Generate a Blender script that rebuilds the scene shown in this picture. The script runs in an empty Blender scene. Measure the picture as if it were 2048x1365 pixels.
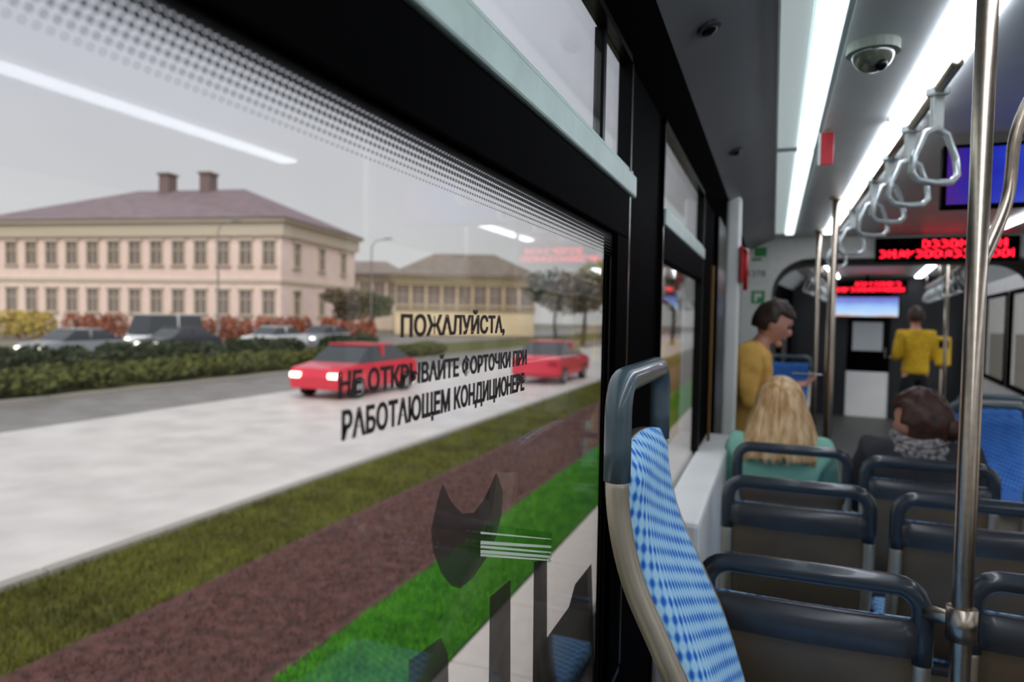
import bpy, bmesh, math, random
from mathutils import Vector, Matrix, Quaternion
random.seed(7)
PI = math.pi
S = bpy.context.scene
COL = S.collection

# ------------------------------------------------------------------ camera, sky, exposure
F_PX = 1365.0
CAM = Vector((0.0, 0.0, 1.5))
YAW = math.radians(20.9)      # looks to the left of the direction of travel
PITCH = math.radians(2.1)
ROLL = math.radians(1.0)
fwd = Vector((-math.sin(YAW) * math.cos(PITCH), math.cos(YAW) * math.cos(PITCH), -math.sin(PITCH)))
right = fwd.cross(Vector((0, 0, 1))).normalized()
up = right.cross(fwd).normalized()
r2 = right * math.cos(ROLL) + up * math.sin(ROLL)
u2 = up * math.cos(ROLL) - right * math.sin(ROLL)
cd = bpy.data.cameras.new('camera')
cam = bpy.data.objects.new('camera', cd)
COL.objects.link(cam)
cam.matrix_world = Matrix(((r2.x, u2.x, -fwd.x, CAM.x), (r2.y, u2.y, -fwd.y, CAM.y), (r2.z, u2.z, -fwd.z, CAM.z), (0, 0, 0, 1)))
cd.sensor_width = 36
cd.lens = 36 * F_PX / 2048
cd.clip_start = 0.02
cd.clip_end = 600
cd.dof.use_dof = True
cd.dof.focus_distance = 0.95
cd.dof.aperture_fstop = 3.5
S.camera = cam


def ray(px, py):
    return (fwd + r2 * ((px - 1024) / F_PX) + u2 * ((682.5 - py) / F_PX))


def on_x(px, py, x):
    d = ray(px, py)
    return CAM + d * ((x - CAM.x) / d.x)


def on_z(px, py, z):
    d = ray(px, py)
    return CAM + d * ((z - CAM.z) / d.z)


def at_depth(px, py, depth):
    return CAM + ray(px, py) * depth


w = bpy.data.worlds.new('overcast')
S.world = w
w.use_nodes = True
nt = w.node_tree
nt.nodes.clear()
wo = nt.nodes.new('ShaderNodeOutputWorld')
bg = nt.nodes.new('ShaderNodeBackground')
tc = nt.nodes.new('ShaderNodeTexCoord')
sx = nt.nodes.new('ShaderNodeSeparateXYZ')
cr = nt.nodes.new('ShaderNodeValToRGB')
nz = nt.nodes.new('ShaderNodeTexNoise')
nz.inputs['Scale'].default_value = 2.2
nz.inputs['Detail'].default_value = 4
mx = nt.nodes.new('ShaderNodeMixRGB')
mx.blend_type = 'MULTIPLY'
mx.inputs[0].default_value = 0.28
cr.color_ramp.elements[0].position = 0.0
cr.color_ramp.elements[0].color = (0.72, 0.69, 0.68, 1)
cr.color_ramp.elements[1].position = 1.0
cr.color_ramp.elements[1].color = (1.15, 1.15, 1.22, 1)
e = cr.color_ramp.elements.new(0.35)
e.color = (0.66, 0.655, 0.75, 1)
nt.links.new(tc.outputs['Generated'], sx.inputs[0])
nt.links.new(sx.outputs['Z'], cr.inputs[0])
nt.links.new(tc.outputs['Generated'], nz.inputs['Vector'])
nt.links.new(cr.outputs[0], mx.inputs[1])
nt.links.new(nz.outputs[0], mx.inputs[2])
nt.links.new(mx.outputs[0], bg.inputs[0])
bg.inputs[1].default_value = 1.08
nt.links.new(bg.outputs[0], wo.inputs[0])
sd = bpy.data.lights.new('veiled_sun', 'SUN')
sd.energy = 2.2
sd.angle = math.radians(40)
sd.color = (1.0, 0.97, 0.94)
so = bpy.data.objects.new('veiled_sun', sd)
COL.objects.link(so)
so.rotation_euler = Vector((0.45, -0.75, 0.75)).to_track_quat('Z', 'Y').to_euler()

S.view_settings.view_transform = 'Standard'
S.view_settings.look = 'None'
S.view_settings.gamma = 1
S.view_settings.use_curve_mapping = False
S.view_settings.exposure = 0.12


# ------------------------------------------------------------------ materials
def lin(c):
    return tuple(((v / 255) / 12.92 if v / 255 <= 0.04045 else ((v / 255 + 0.055) / 1.055) ** 2.4) for v in c) + (1,)


MATS = {}


def mat(name, rgb, rough=0.6, metal=0.0, var=0.0, scale=20.0, bump=0.0, rgb2=None, coat=0.0, stretch=None):
    if name in MATS:
        return MATS[name]
    m = bpy.data.materials.new(name)
    m.use_nodes = True
    n = m.node_tree
    b = n.nodes['Principled BSDF']
    b.inputs['Roughness'].default_value = rough
    b.inputs['Metallic'].default_value = metal
    b.inputs['Coat Weight'].default_value = coat
    c1 = lin(rgb)
    c2 = lin(rgb2) if rgb2 else tuple(v * (1 - var) for v in c1[:3]) + (1,)
    t = n.nodes.new('ShaderNodeTexCoord')
    z = n.nodes.new('ShaderNodeTexNoise')
    z.inputs['Scale'].default_value = scale
    z.inputs['Detail'].default_value = 5
    r = n.nodes.new('ShaderNodeValToRGB')
    r.color_ramp.elements[0].position = 0.35
    r.color_ramp.elements[1].position = 0.65
    r.color_ramp.elements[0].color = c1
    r.color_ramp.elements[1].color = c2
    if stretch:
        mp = n.nodes.new('ShaderNodeMapping')
        mp.inputs['Scale'].default_value = stretch
        n.links.new(t.outputs['Object'], mp.inputs['Vector'])
        n.links.new(mp.outputs[0], z.inputs['Vector'])
    else:
        n.links.new(t.outputs['Object'], z.inputs['Vector'])
    n.links.new(z.outputs[0], r.inputs[0])
    n.links.new(r.outputs[0], b.inputs['Base Color'])
    if bump:
        bp = n.nodes.new('ShaderNodeBump')
        bp.inputs['Strength'].default_value = bump
        bp.inputs['Distance'].default_value = 0.01
        n.links.new(z.outputs[0], bp.inputs['Height'])
        n.links.new(bp.outputs[0], b.inputs['Normal'])
    MATS[name] = m
    return m


def emis(name, rgb, strength):
    if name in MATS:
        return MATS[name]
    m = bpy.data.materials.new(name)
    m.use_nodes = True
    b = m.node_tree.nodes['Principled BSDF']
    b.inputs['Base Color'].default_value = lin(rgb)
    b.inputs['Emission Color'].default_value = lin(rgb)
    b.inputs['Emission Strength'].default_value = strength
    MATS[name] = m
    return m


def glass_mat(name='window_glass', tint=(0.93, 0.95, 0.94), gloss=1.0):
    if name in MATS:
        return MATS[name]
    m = bpy.data.materials.new(name)
    m.use_nodes = True
    n = m.node_tree
    n.nodes.clear()
    o = n.nodes.new('ShaderNodeOutputMaterial')
    tr = n.nodes.new('ShaderNodeBsdfTransparent')
    tr.inputs[0].default_value = tint + (1,)
    gl = n.nodes.new('ShaderNodeBsdfGlossy')
    gl.inputs['Roughness'].default_value = 0.03
    lw = n.nodes.new('ShaderNodeLayerWeight')
    lw.inputs[0].default_value = 0.5
    p5 = n.nodes.new('ShaderNodeMath')
    p5.operation = 'POWER'
    p5.inputs[1].default_value = 5.0
    n.links.new(lw.outputs['Facing'], p5.inputs[0])
    mu = n.nodes.new('ShaderNodeMath')
    mu.operation = 'MULTIPLY_ADD'
    mu.inputs[1].default_value = 0.9 * gloss
    mu.inputs[2].default_value = 0.025 * gloss
    mi = n.nodes.new('ShaderNodeMixShader')
    n.links.new(p5.outputs[0], mu.inputs[0])
    n.links.new(mu.outputs[0], mi.inputs[0])
    n.links.new(tr.outputs[0], mi.inputs[1])
    n.links.new(gl.outputs[0], mi.inputs[2])
    n.links.new(mi.outputs[0], o.inputs[0])
    MATS[name] = m
    return m


def mathn(n, op, a, b=None, v=None):
    k = n.nodes.new('ShaderNodeMath')
    k.operation = op
    for i, s in enumerate((a, b)):
        if s is None:
            continue
        if isinstance(s, (int, float)):
            k.inputs[i].default_value = s
        else:
            n.links.new(s, k.inputs[i])
    return k.outputs[0]


def dotted_mat(name, rgb, pitch, radius, fade=None):
    """Opaque print made of dots (or a film with holes) in the Y-Z plane; fade=(z0,z1) grows dots from none at z0 to full at z1."""
    m = bpy.data.materials.new(name)
    m.use_nodes = True
    n = m.node_tree
    b = n.nodes['Principled BSDF']
    b.inputs['Base Color'].default_value = lin(rgb)
    b.inputs['Roughness'].default_value = 0.7
    t = n.nodes.new('ShaderNodeTexCoord')
    s = n.nodes.new('ShaderNodeSeparateXYZ')
    n.links.new(t.outputs['Object'], s.inputs[0])
    y, z = s.outputs['Y'], s.outputs['Z']
    row = mathn(n, 'FLOOR', mathn(n, 'DIVIDE', z, pitch))
    off = mathn(n, 'MULTIPLY', mathn(n, 'MODULO', mathn(n, 'ADD', row, 1000), 2), 0.5)
    fy = mathn(n, 'SUBTRACT', mathn(n, 'FRACT', mathn(n, 'ADD', mathn(n, 'DIVIDE', y, pitch), off)), 0.5)
    fz = mathn(n, 'SUBTRACT', mathn(n, 'FRACT', mathn(n, 'DIVIDE', z, pitch)), 0.5)
    d = mathn(n, 'SQRT', mathn(n, 'ADD', mathn(n, 'MULTIPLY', fy, fy), mathn(n, 'MULTIPLY', fz, fz)))
    if fade:
        k = n.nodes.new('ShaderNodeMapRange')
        k.inputs['From Min'].default_value = fade[0]
        k.inputs['From Max'].default_value = fade[1]
        k.inputs['To Min'].default_value = 0.12
        k.inputs['To Max'].default_value = 0.66
        n.links.new(z, k.inputs['Value'])
        a = mathn(n, 'LESS_THAN', d, k.outputs[0])
    else:
        a = mathn(n, 'GREATER_THAN', d, radius)
    n.links.new(a, b.inputs['Alpha'])
    return m


def fabric_mat(name, lightc, darkc, midc):
    m = bpy.data.materials.new(name)
    m.use_nodes = True
    n = m.node_tree
    b = n.nodes['Principled BSDF']
    b.inputs['Roughness'].default_value = 0.9
    t = n.nodes.new('ShaderNodeTexCoord')
    s = n.nodes.new('ShaderNodeSeparateXYZ')
    n.links.new(t.outputs['UV'], s.inputs[0])
    x, z = s.outputs['X'], s.outputs['Y']
    p = 2 * PI / 0.021
    sa = mathn(n, 'SINE', mathn(n, 'MULTIPLY', mathn(n, 'ADD', x, mathn(n, 'MULTIPLY', z, 0.5)), p))
    sb = mathn(n, 'SINE', mathn(n, 'MULTIPLY', mathn(n, 'SUBTRACT', z, mathn(n, 'MULTIPLY', x, 0.35)), p * 0.8))
    pr = mathn(n, 'MULTIPLY', mathn(n, 'ADD', mathn(n, 'ADD', sa, sb), 2.0), 0.25)
    nz_ = n.nodes.new('ShaderNodeTexNoise')
    nz_.inputs['Scale'].default_value = 14
    n.links.new(t.outputs['UV'], nz_.inputs['Vector'])
    pr = mathn(n, 'ADD', pr, mathn(n, 'MULTIPLY', mathn(n, 'SUBTRACT', nz_.outputs[0], 0.5), 0.45))
    r = n.nodes.new('ShaderNodeValToRGB')
    r.color_ramp.elements[0].position = 0.35
    r.color_ramp.elements[0].color = lin(lightc)
    r.color_ramp.elements[1].position = 0.88
    r.color_ramp.elements[1].color = lin(darkc)
    q = r.color_ramp.elements.new(0.62)
    q.color = lin(midc)
    n.links.new(pr, r.inputs[0])
    n.links.new(r.outputs[0], b.inputs['Base Color'])
    return m


M_BLACK = mat('black_trim', (5, 5, 6), 0.6, var=0.2)
M_BLACK.node_tree.nodes['Principled BSDF'].inputs['IOR'].default_value = 1.04
M_BLACKG = mat('black_gloss', (8, 8, 9), 0.25, var=0.2)
M_BLACKG.node_tree.nodes['Principled BSDF'].inputs['IOR'].default_value = 1.25
M_RAIL = mat('grey_green_rail', (176, 196, 188), 0.45, 0.25, var=0.12)
M_GLASS = glass_mat()
M_CHROME = mat('brushed_steel', (186, 172, 156), 0.32, 1.0, var=0.15, scale=60)
M_TUBE = mat('satin_tube', (196, 186, 168), 0.38, 0.75, var=0.1)
M_HANDLE = mat('blue_grey_plastic', (78, 96, 104), 0.28, var=0.15, coat=0.3)
M_SHELL = mat('charcoal_shell', (62, 64, 68), 0.25, var=0.15)
M_SHELLB = mat('brown_grey_back', (104, 88, 68), 0.42, var=0.25, scale=6)
M_FABRIC = fabric_mat('blue_dotted_fabric', (176, 220, 246), (38, 96, 205), (106, 178, 236))
M_FABRIC2 = fabric_mat('deep_blue_fabric', (70, 130, 200), (12, 45, 130), (30, 90, 180))
M_WHITE = mat('white_panel', (236, 237, 234), 0.45, var=0.06, scale=4)
M_CEIL = mat('grey_ceiling', (200, 205, 203), 0.4, var=0.12, scale=3)
M_CEILD = mat('dark_ceiling', (112, 113, 116), 0.4, var=0.12, scale=3)
M_CEILW = mat('pale_ceiling', (228, 234, 232), 0.3, var=0.08, scale=3)
M_FLOOR = mat('speckled_floor', (58, 57, 56), 0.5, rgb2=(80, 78, 74), scale=120)
M_LAMP = emis('lamp_diffuser', (238, 243, 255), 9.0)
M_LAMP2 = emis('slim_lamp_diffuser', (222, 236, 240), 2.0)


# ------------------------------------------------------------------ object helpers
def tag(o, label=None, cat=None, group=None, kind=None):
    if label:
        o['label'] = label
    if cat:
        o['category'] = cat
    if group:
        o['group'] = group
    if kind:
        o['kind'] = kind
    return o


def empty(name, loc=(0, 0, 0), rz=0, label=None, cat=None, group=None, kind=None):
    o = bpy.data.objects.new(name, None)
    o.empty_display_size = 0.1
    COL.objects.link(o)
    o.location = loc
    o.rotation_euler = (0, 0, rz)
    return tag(o, label, cat, group, kind)


def put(name, bm_or_mesh, m, parent=None, smooth=False):
    if isinstance(bm_or_mesh, bmesh.types.BMesh):
        me = bpy.data.meshes.new(name)
        bm_or_mesh.normal_update()
        bm_or_mesh.to_mesh(me)
        bm_or_mesh.free()
    else:
        me = bm_or_mesh
    if smooth:
        for p in me.polygons:
            p.use_smooth = True
    if m:
        if not isinstance(m, (list, tuple)):
            m = [m]
        idx_ = [p.material_index for p in me.polygons]
        me.materials.clear()
        for k in m:
            me.materials.append(k)
        if len(m) > 1:
            for p, q_ in zip(me.polygons, idx_):
                p.material_index = q_
    o = bpy.data.objects.new(name, me)
    COL.objects.link(o)
    if parent:
        o.parent = parent
    return o


def copy_tree(o, parent=None):
    c = o.copy()
    COL.objects.link(c)
    c.parent = parent
    for ch in list(o.children):
        copy_tree(ch, c)
    return c


def box(bm, x0, x1, y0, y1, z0, z1, bev=0.0, mi=0):
    r = bmesh.ops.create_cube(bm, size=1)
    vs = r['verts']
    for v in vs:
        v.co = Vector(((x0 + x1) / 2 + v.co.x * (x1 - x0), (y0 + y1) / 2 + v.co.y * (y1 - y0), (z0 + z1) / 2 + v.co.z * (z1 - z0)))
    fs = set(f for v in vs for f in v.link_faces)
    for f in fs:
        f.material_index = mi
    if bev:
        es = set(e_ for v in vs for e_ in v.link_edges)
        bmesh.ops.bevel(bm, geom=list(es), offset=bev, segments=2, affect='EDGES', profile=0.5)
    return bm


def B(*a, bev=0.0):
    return box(bmesh.new(), *a, bev=bev)


def tube(bm, pts, r, seg=12, cap=True, closed=False):
    pts = [Vector(p) for p in pts]
    n = len(pts)
    rs = r if isinstance(r, (list, tuple)) else [r] * n
    rings = []
    prev = None
    for i, p in enumerate(pts):
        if closed:
            t = (pts[(i + 1) % n] - pts[i - 1]).normalized()
        else:
            t = (pts[min(i + 1, n - 1)] - pts[max(i - 1, 0)]).normalized()
        if prev is None:
            a = Vector((0, 0, 1)) if abs(t.z) < 0.9 else Vector((1, 0, 0))
            nrm = t.cross(a).normalized()
        else:
            nrm = (prev - t * prev.dot(t)).normalized()
        prev = nrm
        bi = t.cross(nrm)
        rings.append([bm.verts.new(p + (nrm * math.cos(2 * PI * k / seg) + bi * math.sin(2 * PI * k / seg)) * rs[i]) for k in range(seg)])
    m_ = n if closed else n - 1
    for i in range(m_):
        a, b = rings[i], rings[(i + 1) % n]
        for k in range(seg):
            bm.faces.new((a[k], a[(k + 1) % seg], b[(k + 1) % seg], b[k]))
    if cap and not closed:
        bm.faces.new(list(reversed(rings[0])))
        bm.faces.new(rings[-1])
    return bm


def smooth_path(ctrl, n=8):
    P = [Vector(c) for c in ctrl]
    P = [P[0] * 2 - P[1]] + P + [P[-1] * 2 - P[-2]]
    out = []
    for i in range(1, len(P) - 2):
        for k in range(n):
            t = k / n
            p0, p1, p2, p3 = P[i - 1], P[i], P[i + 1], P[i + 2]
            out.append(0.5 * ((2 * p1) + (-p0 + p2) * t + (2 * p0 - 5 * p1 + 4 * p2 - p3) * t * t + (-p0 + 3 * p1 - 3 * p2 + p3) * t ** 3))
    out.append(P[-2])
    return out


def sphere(bm, c, r, seg=14):
    rr = r if isinstance(r, (tuple, list)) else (r, r, r)
    s = bmesh.ops.create_uvsphere(bm, u_segments=seg, v_segments=seg // 2 + 2, radius=1)
    for v in s['verts']:
        v.co = Vector((c[0] + v.co.x * rr[0], c[1] + v.co.y * rr[1], c[2] + v.co.z * rr[2]))
    return bm


def cyl(bm, c, r, h, axis='Z', seg=20, r2_=None):
    s = bmesh.ops.create_cone(bm, cap_ends=True, segments=seg, radius1=r, radius2=r if r2_ is None else r2_, depth=h)
    rot = {'Z': Matrix(), 'X': Matrix.Rotation(PI / 2, 4, 'Y'), 'Y': Matrix.Rotation(PI / 2, 4, 'X')}[axis]
    for v in s['verts']:
        v.co = rot @ v.co + Vector(c)
    return bm


def prism(bm, poly, axis, a, b):
    """extrude a 2-D polygon; axis X: poly is (y,z); axis Y: (x,z); axis Z: (x,y)"""
    def mk(p, t):
        return {'X': (t, p[0], p[1]), 'Y': (p[0], t, p[1]), 'Z': (p[0], p[1], t)}[axis]
    A = [bm.verts.new(mk(p, a)) for p in poly]
    Bv = [bm.verts.new(mk(p, b)) for p in poly]
    n = len(poly)
    for i in range(n):
        bm.faces.new((A[i], A[(i + 1) % n], Bv[(i + 1) % n], Bv[i]))
    bm.faces.new(list(reversed(A)))
    bm.faces.new(Bv)
    bmesh.ops.recalc_face_normals(bm, faces=bm.faces)
    return bm


# ------------------------------------------------------------------ STRUCTURE of the near tram section
def st(name, bm, m, parent=None):
    o = put(name, bm, m, parent)
    if not parent:
        o['kind'] = 'structure'
    return o


XL, XR = -0.30, 2.10
Z_LO0, Z_LO1 = 0.74, 1.664          # lower pane
Z_RL0, Z_RL1 = 1.757, 1.815         # light rail
Z_HP1 = 2.045                       # top of hopper pane
Y0, Y1 = -1.6, 6.3
W1 = (-1.1, 1.445)
W2 = (1.90, 3.05)


def side_wall(name, x, out, wins):
    """wall with openings; wins = list of (y0,y1)"""
    xa, xb = (x - 0.02, x) if out < 0 else (x, x + 0.02)
    bm = bmesh.new()
    box(bm, xa, xb, Y0, Y1, -0.05, Z_LO0)
    box(bm, xa, xb, Y0, Y1, Z_HP1, 2.25)
    ys = [Y0]
    for a, b in wins:
        ys += [a, b]
    ys.append(Y1)
    for i in range(0, len(ys), 2):
        box(bm, xa, xb, ys[i], ys[i + 1], Z_LO0, Z_HP1)
    return st(name, bm, M_BLACK)


side_wall('wall_left', XL, -1, [W1, W2])
side_wall('wall_right', XR, 1, [(-1.2, 1.0), (1.5, 3.4), (3.9, 6.0)])
st('wall_back', B(XL - 0.05, XR + 0.05, Y0 - 0.06, Y0, -0.05, 2.3), M_WHITE)
st('floor', B(XL - 0.05, XR + 0.05, Y0, Y1, -0.06, 0), M_FLOOR)
cbm = bmesh.new()
box(cbm, -0.01, 0.06, Y0, Y1, 2.20, 2.26, mi=0)
box(cbm, 0.06, 0.15, Y0, Y1, 2.225, 2.26, mi=0)
box(cbm, 0.15, 0.345, Y0, Y1, 2.20, 2.26, mi=1)
box(cbm, 0.345, 0.455, Y0, Y1, 2.23, 2.26, mi=1)
box(cbm, 0.455, 1.75, Y0, Y1, 2.20, 2.26, mi=1)
st('ceiling', cbm, [M_CEILW, M_CEIL])
st('trim_16', prism(bmesh.new(), [(-0.30, 2.045), (-0.225, 2.10), (-0.225, 2.15), (-0.30, 2.15)], 'Y', Y0, Y1), M_BLACK)
st('trim_1', prism(bmesh.new(), [(-0.225, 2.15), (-0.224, 2.10), (-0.01, 2.20), (-0.01, 2.25), (-0.225, 2.25)], 'Y', Y0, Y1), M_CEILD)
st('trim_2', prism(bmesh.new(), [(2.10, 2.045), (2.02, 2.10), (1.75, 2.20), (1.75, 2.25), (2.10, 2.25)], 'Y', Y0, Y1), M_CEIL)
# white casing along the foot of the left wall
st('trim_3', B(XL, -0.175, 1.95, 3.55, 0, 0.93, bev=0.015), M_WHITE)
st('trim_4', B(-0.235, -0.165, 3.62, 3.70, 0, 2.12, bev=0.015), M_WHITE)
st('trim_5', B(-0.30, -0.275, 3.72, 6.3, 0, 2.04, bev=0.004), M_BLACKG)
st('trim_6', B(-0.275, -0.262, 3.3, 3.32, 0.5, 1.75, bev=0.003), mat('ochre_strip', (120, 84, 24), 0.4))


def window(name, y0, y1, x, sgn, split=None, rail=True):
    """a side window: rubber frame, lower pane, rail and hopper pane. sgn=+1 interior is at +x"""
    t = empty(name, (x, (y0 + y1) / 2, Z_LO0), kind='structure')

    def loc(bm):
        bmesh.ops.translate(bm, verts=bm.verts, vec=(-x, -(y0 + y1) / 2, -Z_LO0))
        return bm
    xi = x + sgn * 0.012
    xo = x - sgn * 0.016
    xa, xb = min(xi, xo), max(xi, xo)
    g = 0.014
    bm = bmesh.new()
    for (ya, yb, za, zb) in ((y0, y0 + g, Z_LO0, Z_HP1), (y1 - g, y1, Z_LO0, Z_HP1), (y0, y1, Z_LO0, Z_LO0 + g), (y0, y1, Z_HP1 - g, Z_HP1)):
        box(bm, xa, xb, ya, yb, za, zb)
    put('window_frame', loc(bm), M_BLACKG, t)
    yl, yh = y1 - g, y1 - g
    if split:
        yl, yh = split
        put('mullion', loc(B(x - 0.02, x - 0.001, yh, yh + 0.018, Z_RL1, Z_HP1 - g)), M_BLACKG, t)
        put('side_post', loc(B(xa, xb, yl, y1 - g, Z_LO0 + g, Z_LO1)), M_BLACK, t)
        put('pane', loc(B(x - sgn * 0.008, x - sgn * 0.004, yh + 0.018, y1 - g, Z_RL1, Z_HP1 - g)), M_GLASS, t)
    put('transom_bar', loc(B(xa, xb, y0 + g, y1 - g, Z_LO1, Z_RL0, bev=0.004)), M_BLACK, t)
    if rail:
        bm = B(min(x - sgn * .01, x + sgn * 0.018), max(x - sgn * .01, x + sgn * 0.018), y0 + g, y1 + 0.03 * (sgn > 0 and y0 < 0), Z_RL0, Z_RL1 - 0.012, bev=0.004)
        box(bm, min(x - sgn * .01, x + sgn * 0.010), max(x - sgn * .01, x + sgn * 0.010), y0 + g, y1 + 0.03 * (sgn > 0 and y0 < 0), Z_RL1 - 0.010, Z_RL1, bev=0.002)
        put('rail', loc(bm), M_RAIL, t)
    xg = x - sgn * 0.006
    p1 = put('pane', loc(B(xg - .002, xg + .002, y0 + g, yl, Z_LO0 + g, Z_LO1)), M_GLASS, t)
    p2 = put('pane', loc(B(xg - .002, xg + .002, y0 + g, yh, Z_RL1, Z_HP1 - g)), M_GLASS, t)
    return t


w1 = window('window_1', W1[0], W1[1], XL, 1, split=(1.325, 1.235))
w2 = window('window_2', W2[0], W2[1], XL, 1)
for i, (a, b) in enumerate([(-1.2, 1.0), (1.5, 3.4), (3.9, 6.0)]):
    window('window_%d' % (3 + i), a, b, XR, -1)

# dotted print along the top of the near pane
fr = bmesh.new()
box(fr, XL + 0.0005, XL + 0.0009, W1[0] + 0.02, 1.322, Z_LO1 - 0.044, Z_LO1)
frit = put('dotted_border', fr, dotted_mat('frit_dots', (16, 16, 18), 0.0062, 0, fade=(Z_LO1 - 0.044, Z_LO1 + 0.004)), w1)
frit.matrix_parent_inverse = w1.matrix_basis.inverted()
frs = put('dotted_border', B(XL + 0.0005, XL + 0.0009, 1.310, 1.322, Z_LO0 + 0.015, Z_LO1 - 0.045), dotted_mat('frit_dots_side', (16, 16, 18), 0.0046, 0.3), w1)
frs.matrix_parent_inverse = w1.matrix_basis.inverted()


# lettering on the pane (Cyrillic, reads from inside)
def text_mesh(s, size, depth=0.0004, xs=1.0, weight=0.0):
    c = bpy.data.curves.new('t', 'FONT')
    c.body = s
    c.size = size
    c.extrude = depth
    c.offset = weight
    c.align_x = 'CENTER'
    c.align_y = 'CENTER'
    c.resolution_u = 3
    o = bpy.data.objects.new('t', c)
    COL.objects.link(o)
    dg = bpy.context.evaluated_depsgraph_get()
    me = bpy.data.meshes.new_from_object(o.evaluated_get(dg))
    bpy.data.objects.remove(o)
    return me


def fit_text(me, width, height):
    xs_ = [v.co.x for v in me.vertices]
    ys_ = [v.co.y for v in me.vertices]
    cx, cy = (min(xs_) + max(xs_)) / 2, (min(ys_) + max(ys_)) / 2
    kx, ky = width / (max(xs_) - min(xs_)), height / (max(ys_) - min(ys_))
    for v in me.vertices:
        v.co.x = (v.co.x - cx) * kx
        v.co.y = (v.co.y - cy) * ky
    return me


TXT = mat('dark_lettering', (38, 30, 26), 0.6)
lt = empty('window_lettering', (XL, 0.64, 1.40), label='three lines of dark Cyrillic lettering stuck on the big window pane', cat='lettering')
for s, (pa, pb), hh in (('ПОЖАЛУЙСТА,', ((800, 655), (1008, 643)), 0.027), ('НЕ ОТКРЫВАЙТЕ ФОРТОЧКИ ПРИ', ((676, 757), (1052, 715)), 0.0235), ('РАБОТАЮЩЕМ КОНДИЦИОНЕРЕ', ((682, 838), (1047, 778)), 0.0255)):
    A = on_x(pa[0], pa[1], XL)
    Bp = on_x(pb[0], pb[1], XL)
    me = fit_text(text_mesh(s, 0.03, weight=0.0009), Bp.y - A.y, hh * 1.1)
    o = put('text_line', me, TXT, lt)
    o.matrix_local = Matrix(((0, 0, 1, 0.0008), (1, 0, 0, (A.y + Bp.y) / 2 - 0.64), (0, 1, 0, (A.z + Bp.z) / 2 - 1.40), (0, 0, 0, 1)))

# perforated vinyl graphics on the outside of the pane
VIN = dotted_mat('perforated_vinyl', (66, 56, 52), 0.0022, 0.32)


def vinyl(pix, name='vinyl_piece', label=None, m=VIN, x=XL - 0.0095):
    pts = [on_x(a, b, x) for a, b in pix]
    bm = prism(bmesh.new(), [(p.y, max(p.z, Z_LO0 + 0.014)) for p in pts], 'X', x - 0.0003, x)
    o = put(name, bm, m)
    return tag(o, label, 'window sticker')


vinyl([(885, 968), (905, 1008), (925, 1028), (948, 1026), (968, 1000), (982, 970), (993, 945), (1006, 985), (1003, 1030), (992, 1075), (972, 1118), (945, 1158), (920, 1178), (902, 1172), (882, 1145), (867, 1105), (862, 1062), (872, 1015)],
      'window_decal', 'dark perforated crescent decal with two points on the window pane')
vinyl([(980, 1195), (1021, 1160), (1021, 1700), (974, 1700)], 'window_decal', 'dark perforated upright bar decal just right of the crescent')
vinyl([(1068, 1125), (1094, 1118), (1092, 1700), (1062, 1700)], 'window_decal', 'narrow perforated bar decal below the pale painted reflection')
vinyl([(818, 1322), (882, 1276), (896, 1310), (905, 1700), (812, 1700)], 'window_decal', 'pointed perforated decal at the bottom edge of the photo, left of the bars')
vinyl([(1183, 1128), (1150, 1170), (1138, 1215), (1100, 1268), (1070, 1310), (1048, 1700), (1183, 1700)], 'window_decal', 'wide dark perforated shape in the lower right corner of the pane')  # wide dotted dark shape across the pane's lower right corner
# pale striped reflection, painted as askew pieces on the pane
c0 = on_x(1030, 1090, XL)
refl = empty('painted_reflection', c0, label='small pale green striped painted reflection, askew on the pane beside the crescent decal', cat='window sticker')


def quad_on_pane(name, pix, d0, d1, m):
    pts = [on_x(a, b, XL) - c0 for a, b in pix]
    return put(name, prism(bmesh.new(), [(p.y, p.z) for p in pts], 'X', d0, d1), m, refl)


quad_on_pane('reflection_patch', [(972, 1048), (1104, 1066), (1100, 1126), (958, 1112)], 0.0006, 0.0009, glass_mat('reflection_tint', (0.80, 0.95, 0.80), 0.6))  # pale green tint of the painted reflection
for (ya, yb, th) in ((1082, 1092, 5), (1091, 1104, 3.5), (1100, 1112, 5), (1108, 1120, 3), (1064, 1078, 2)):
    quad_on_pane('stripe', [(960, ya), (1101, yb), (1101, yb + th), (959, ya + th + 2)], 0.0010, 0.0013, mat('reflection_white', (222, 234, 214), 0.5))


# ------------------------------------------------------------------ ceiling lights
def strip_light(x0, x1, ya, yb, label, m, nseg, zt=2.198, body=M_CEILW):
    t = empty('ceiling_light', ((x0 + x1) / 2, (ya + yb) / 2, 2.2), label=label, cat='ceiling light')
    hw = (x1 - x0) / 2
    hl = (yb - ya) / 2
    put('housing', B(-hw - 0.004, hw + 0.004, -hl, hl, 0.0, 0.024), body, t)
    L = 2 * hl / nseg
    for i in range(nseg):
        put('diffuser', B(-hw, hw, -hl + i * L + 0.006, -hl + (i + 1) * L - 0.006, -0.016, 0.0, bev=0.006), m, t)
    return t


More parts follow.
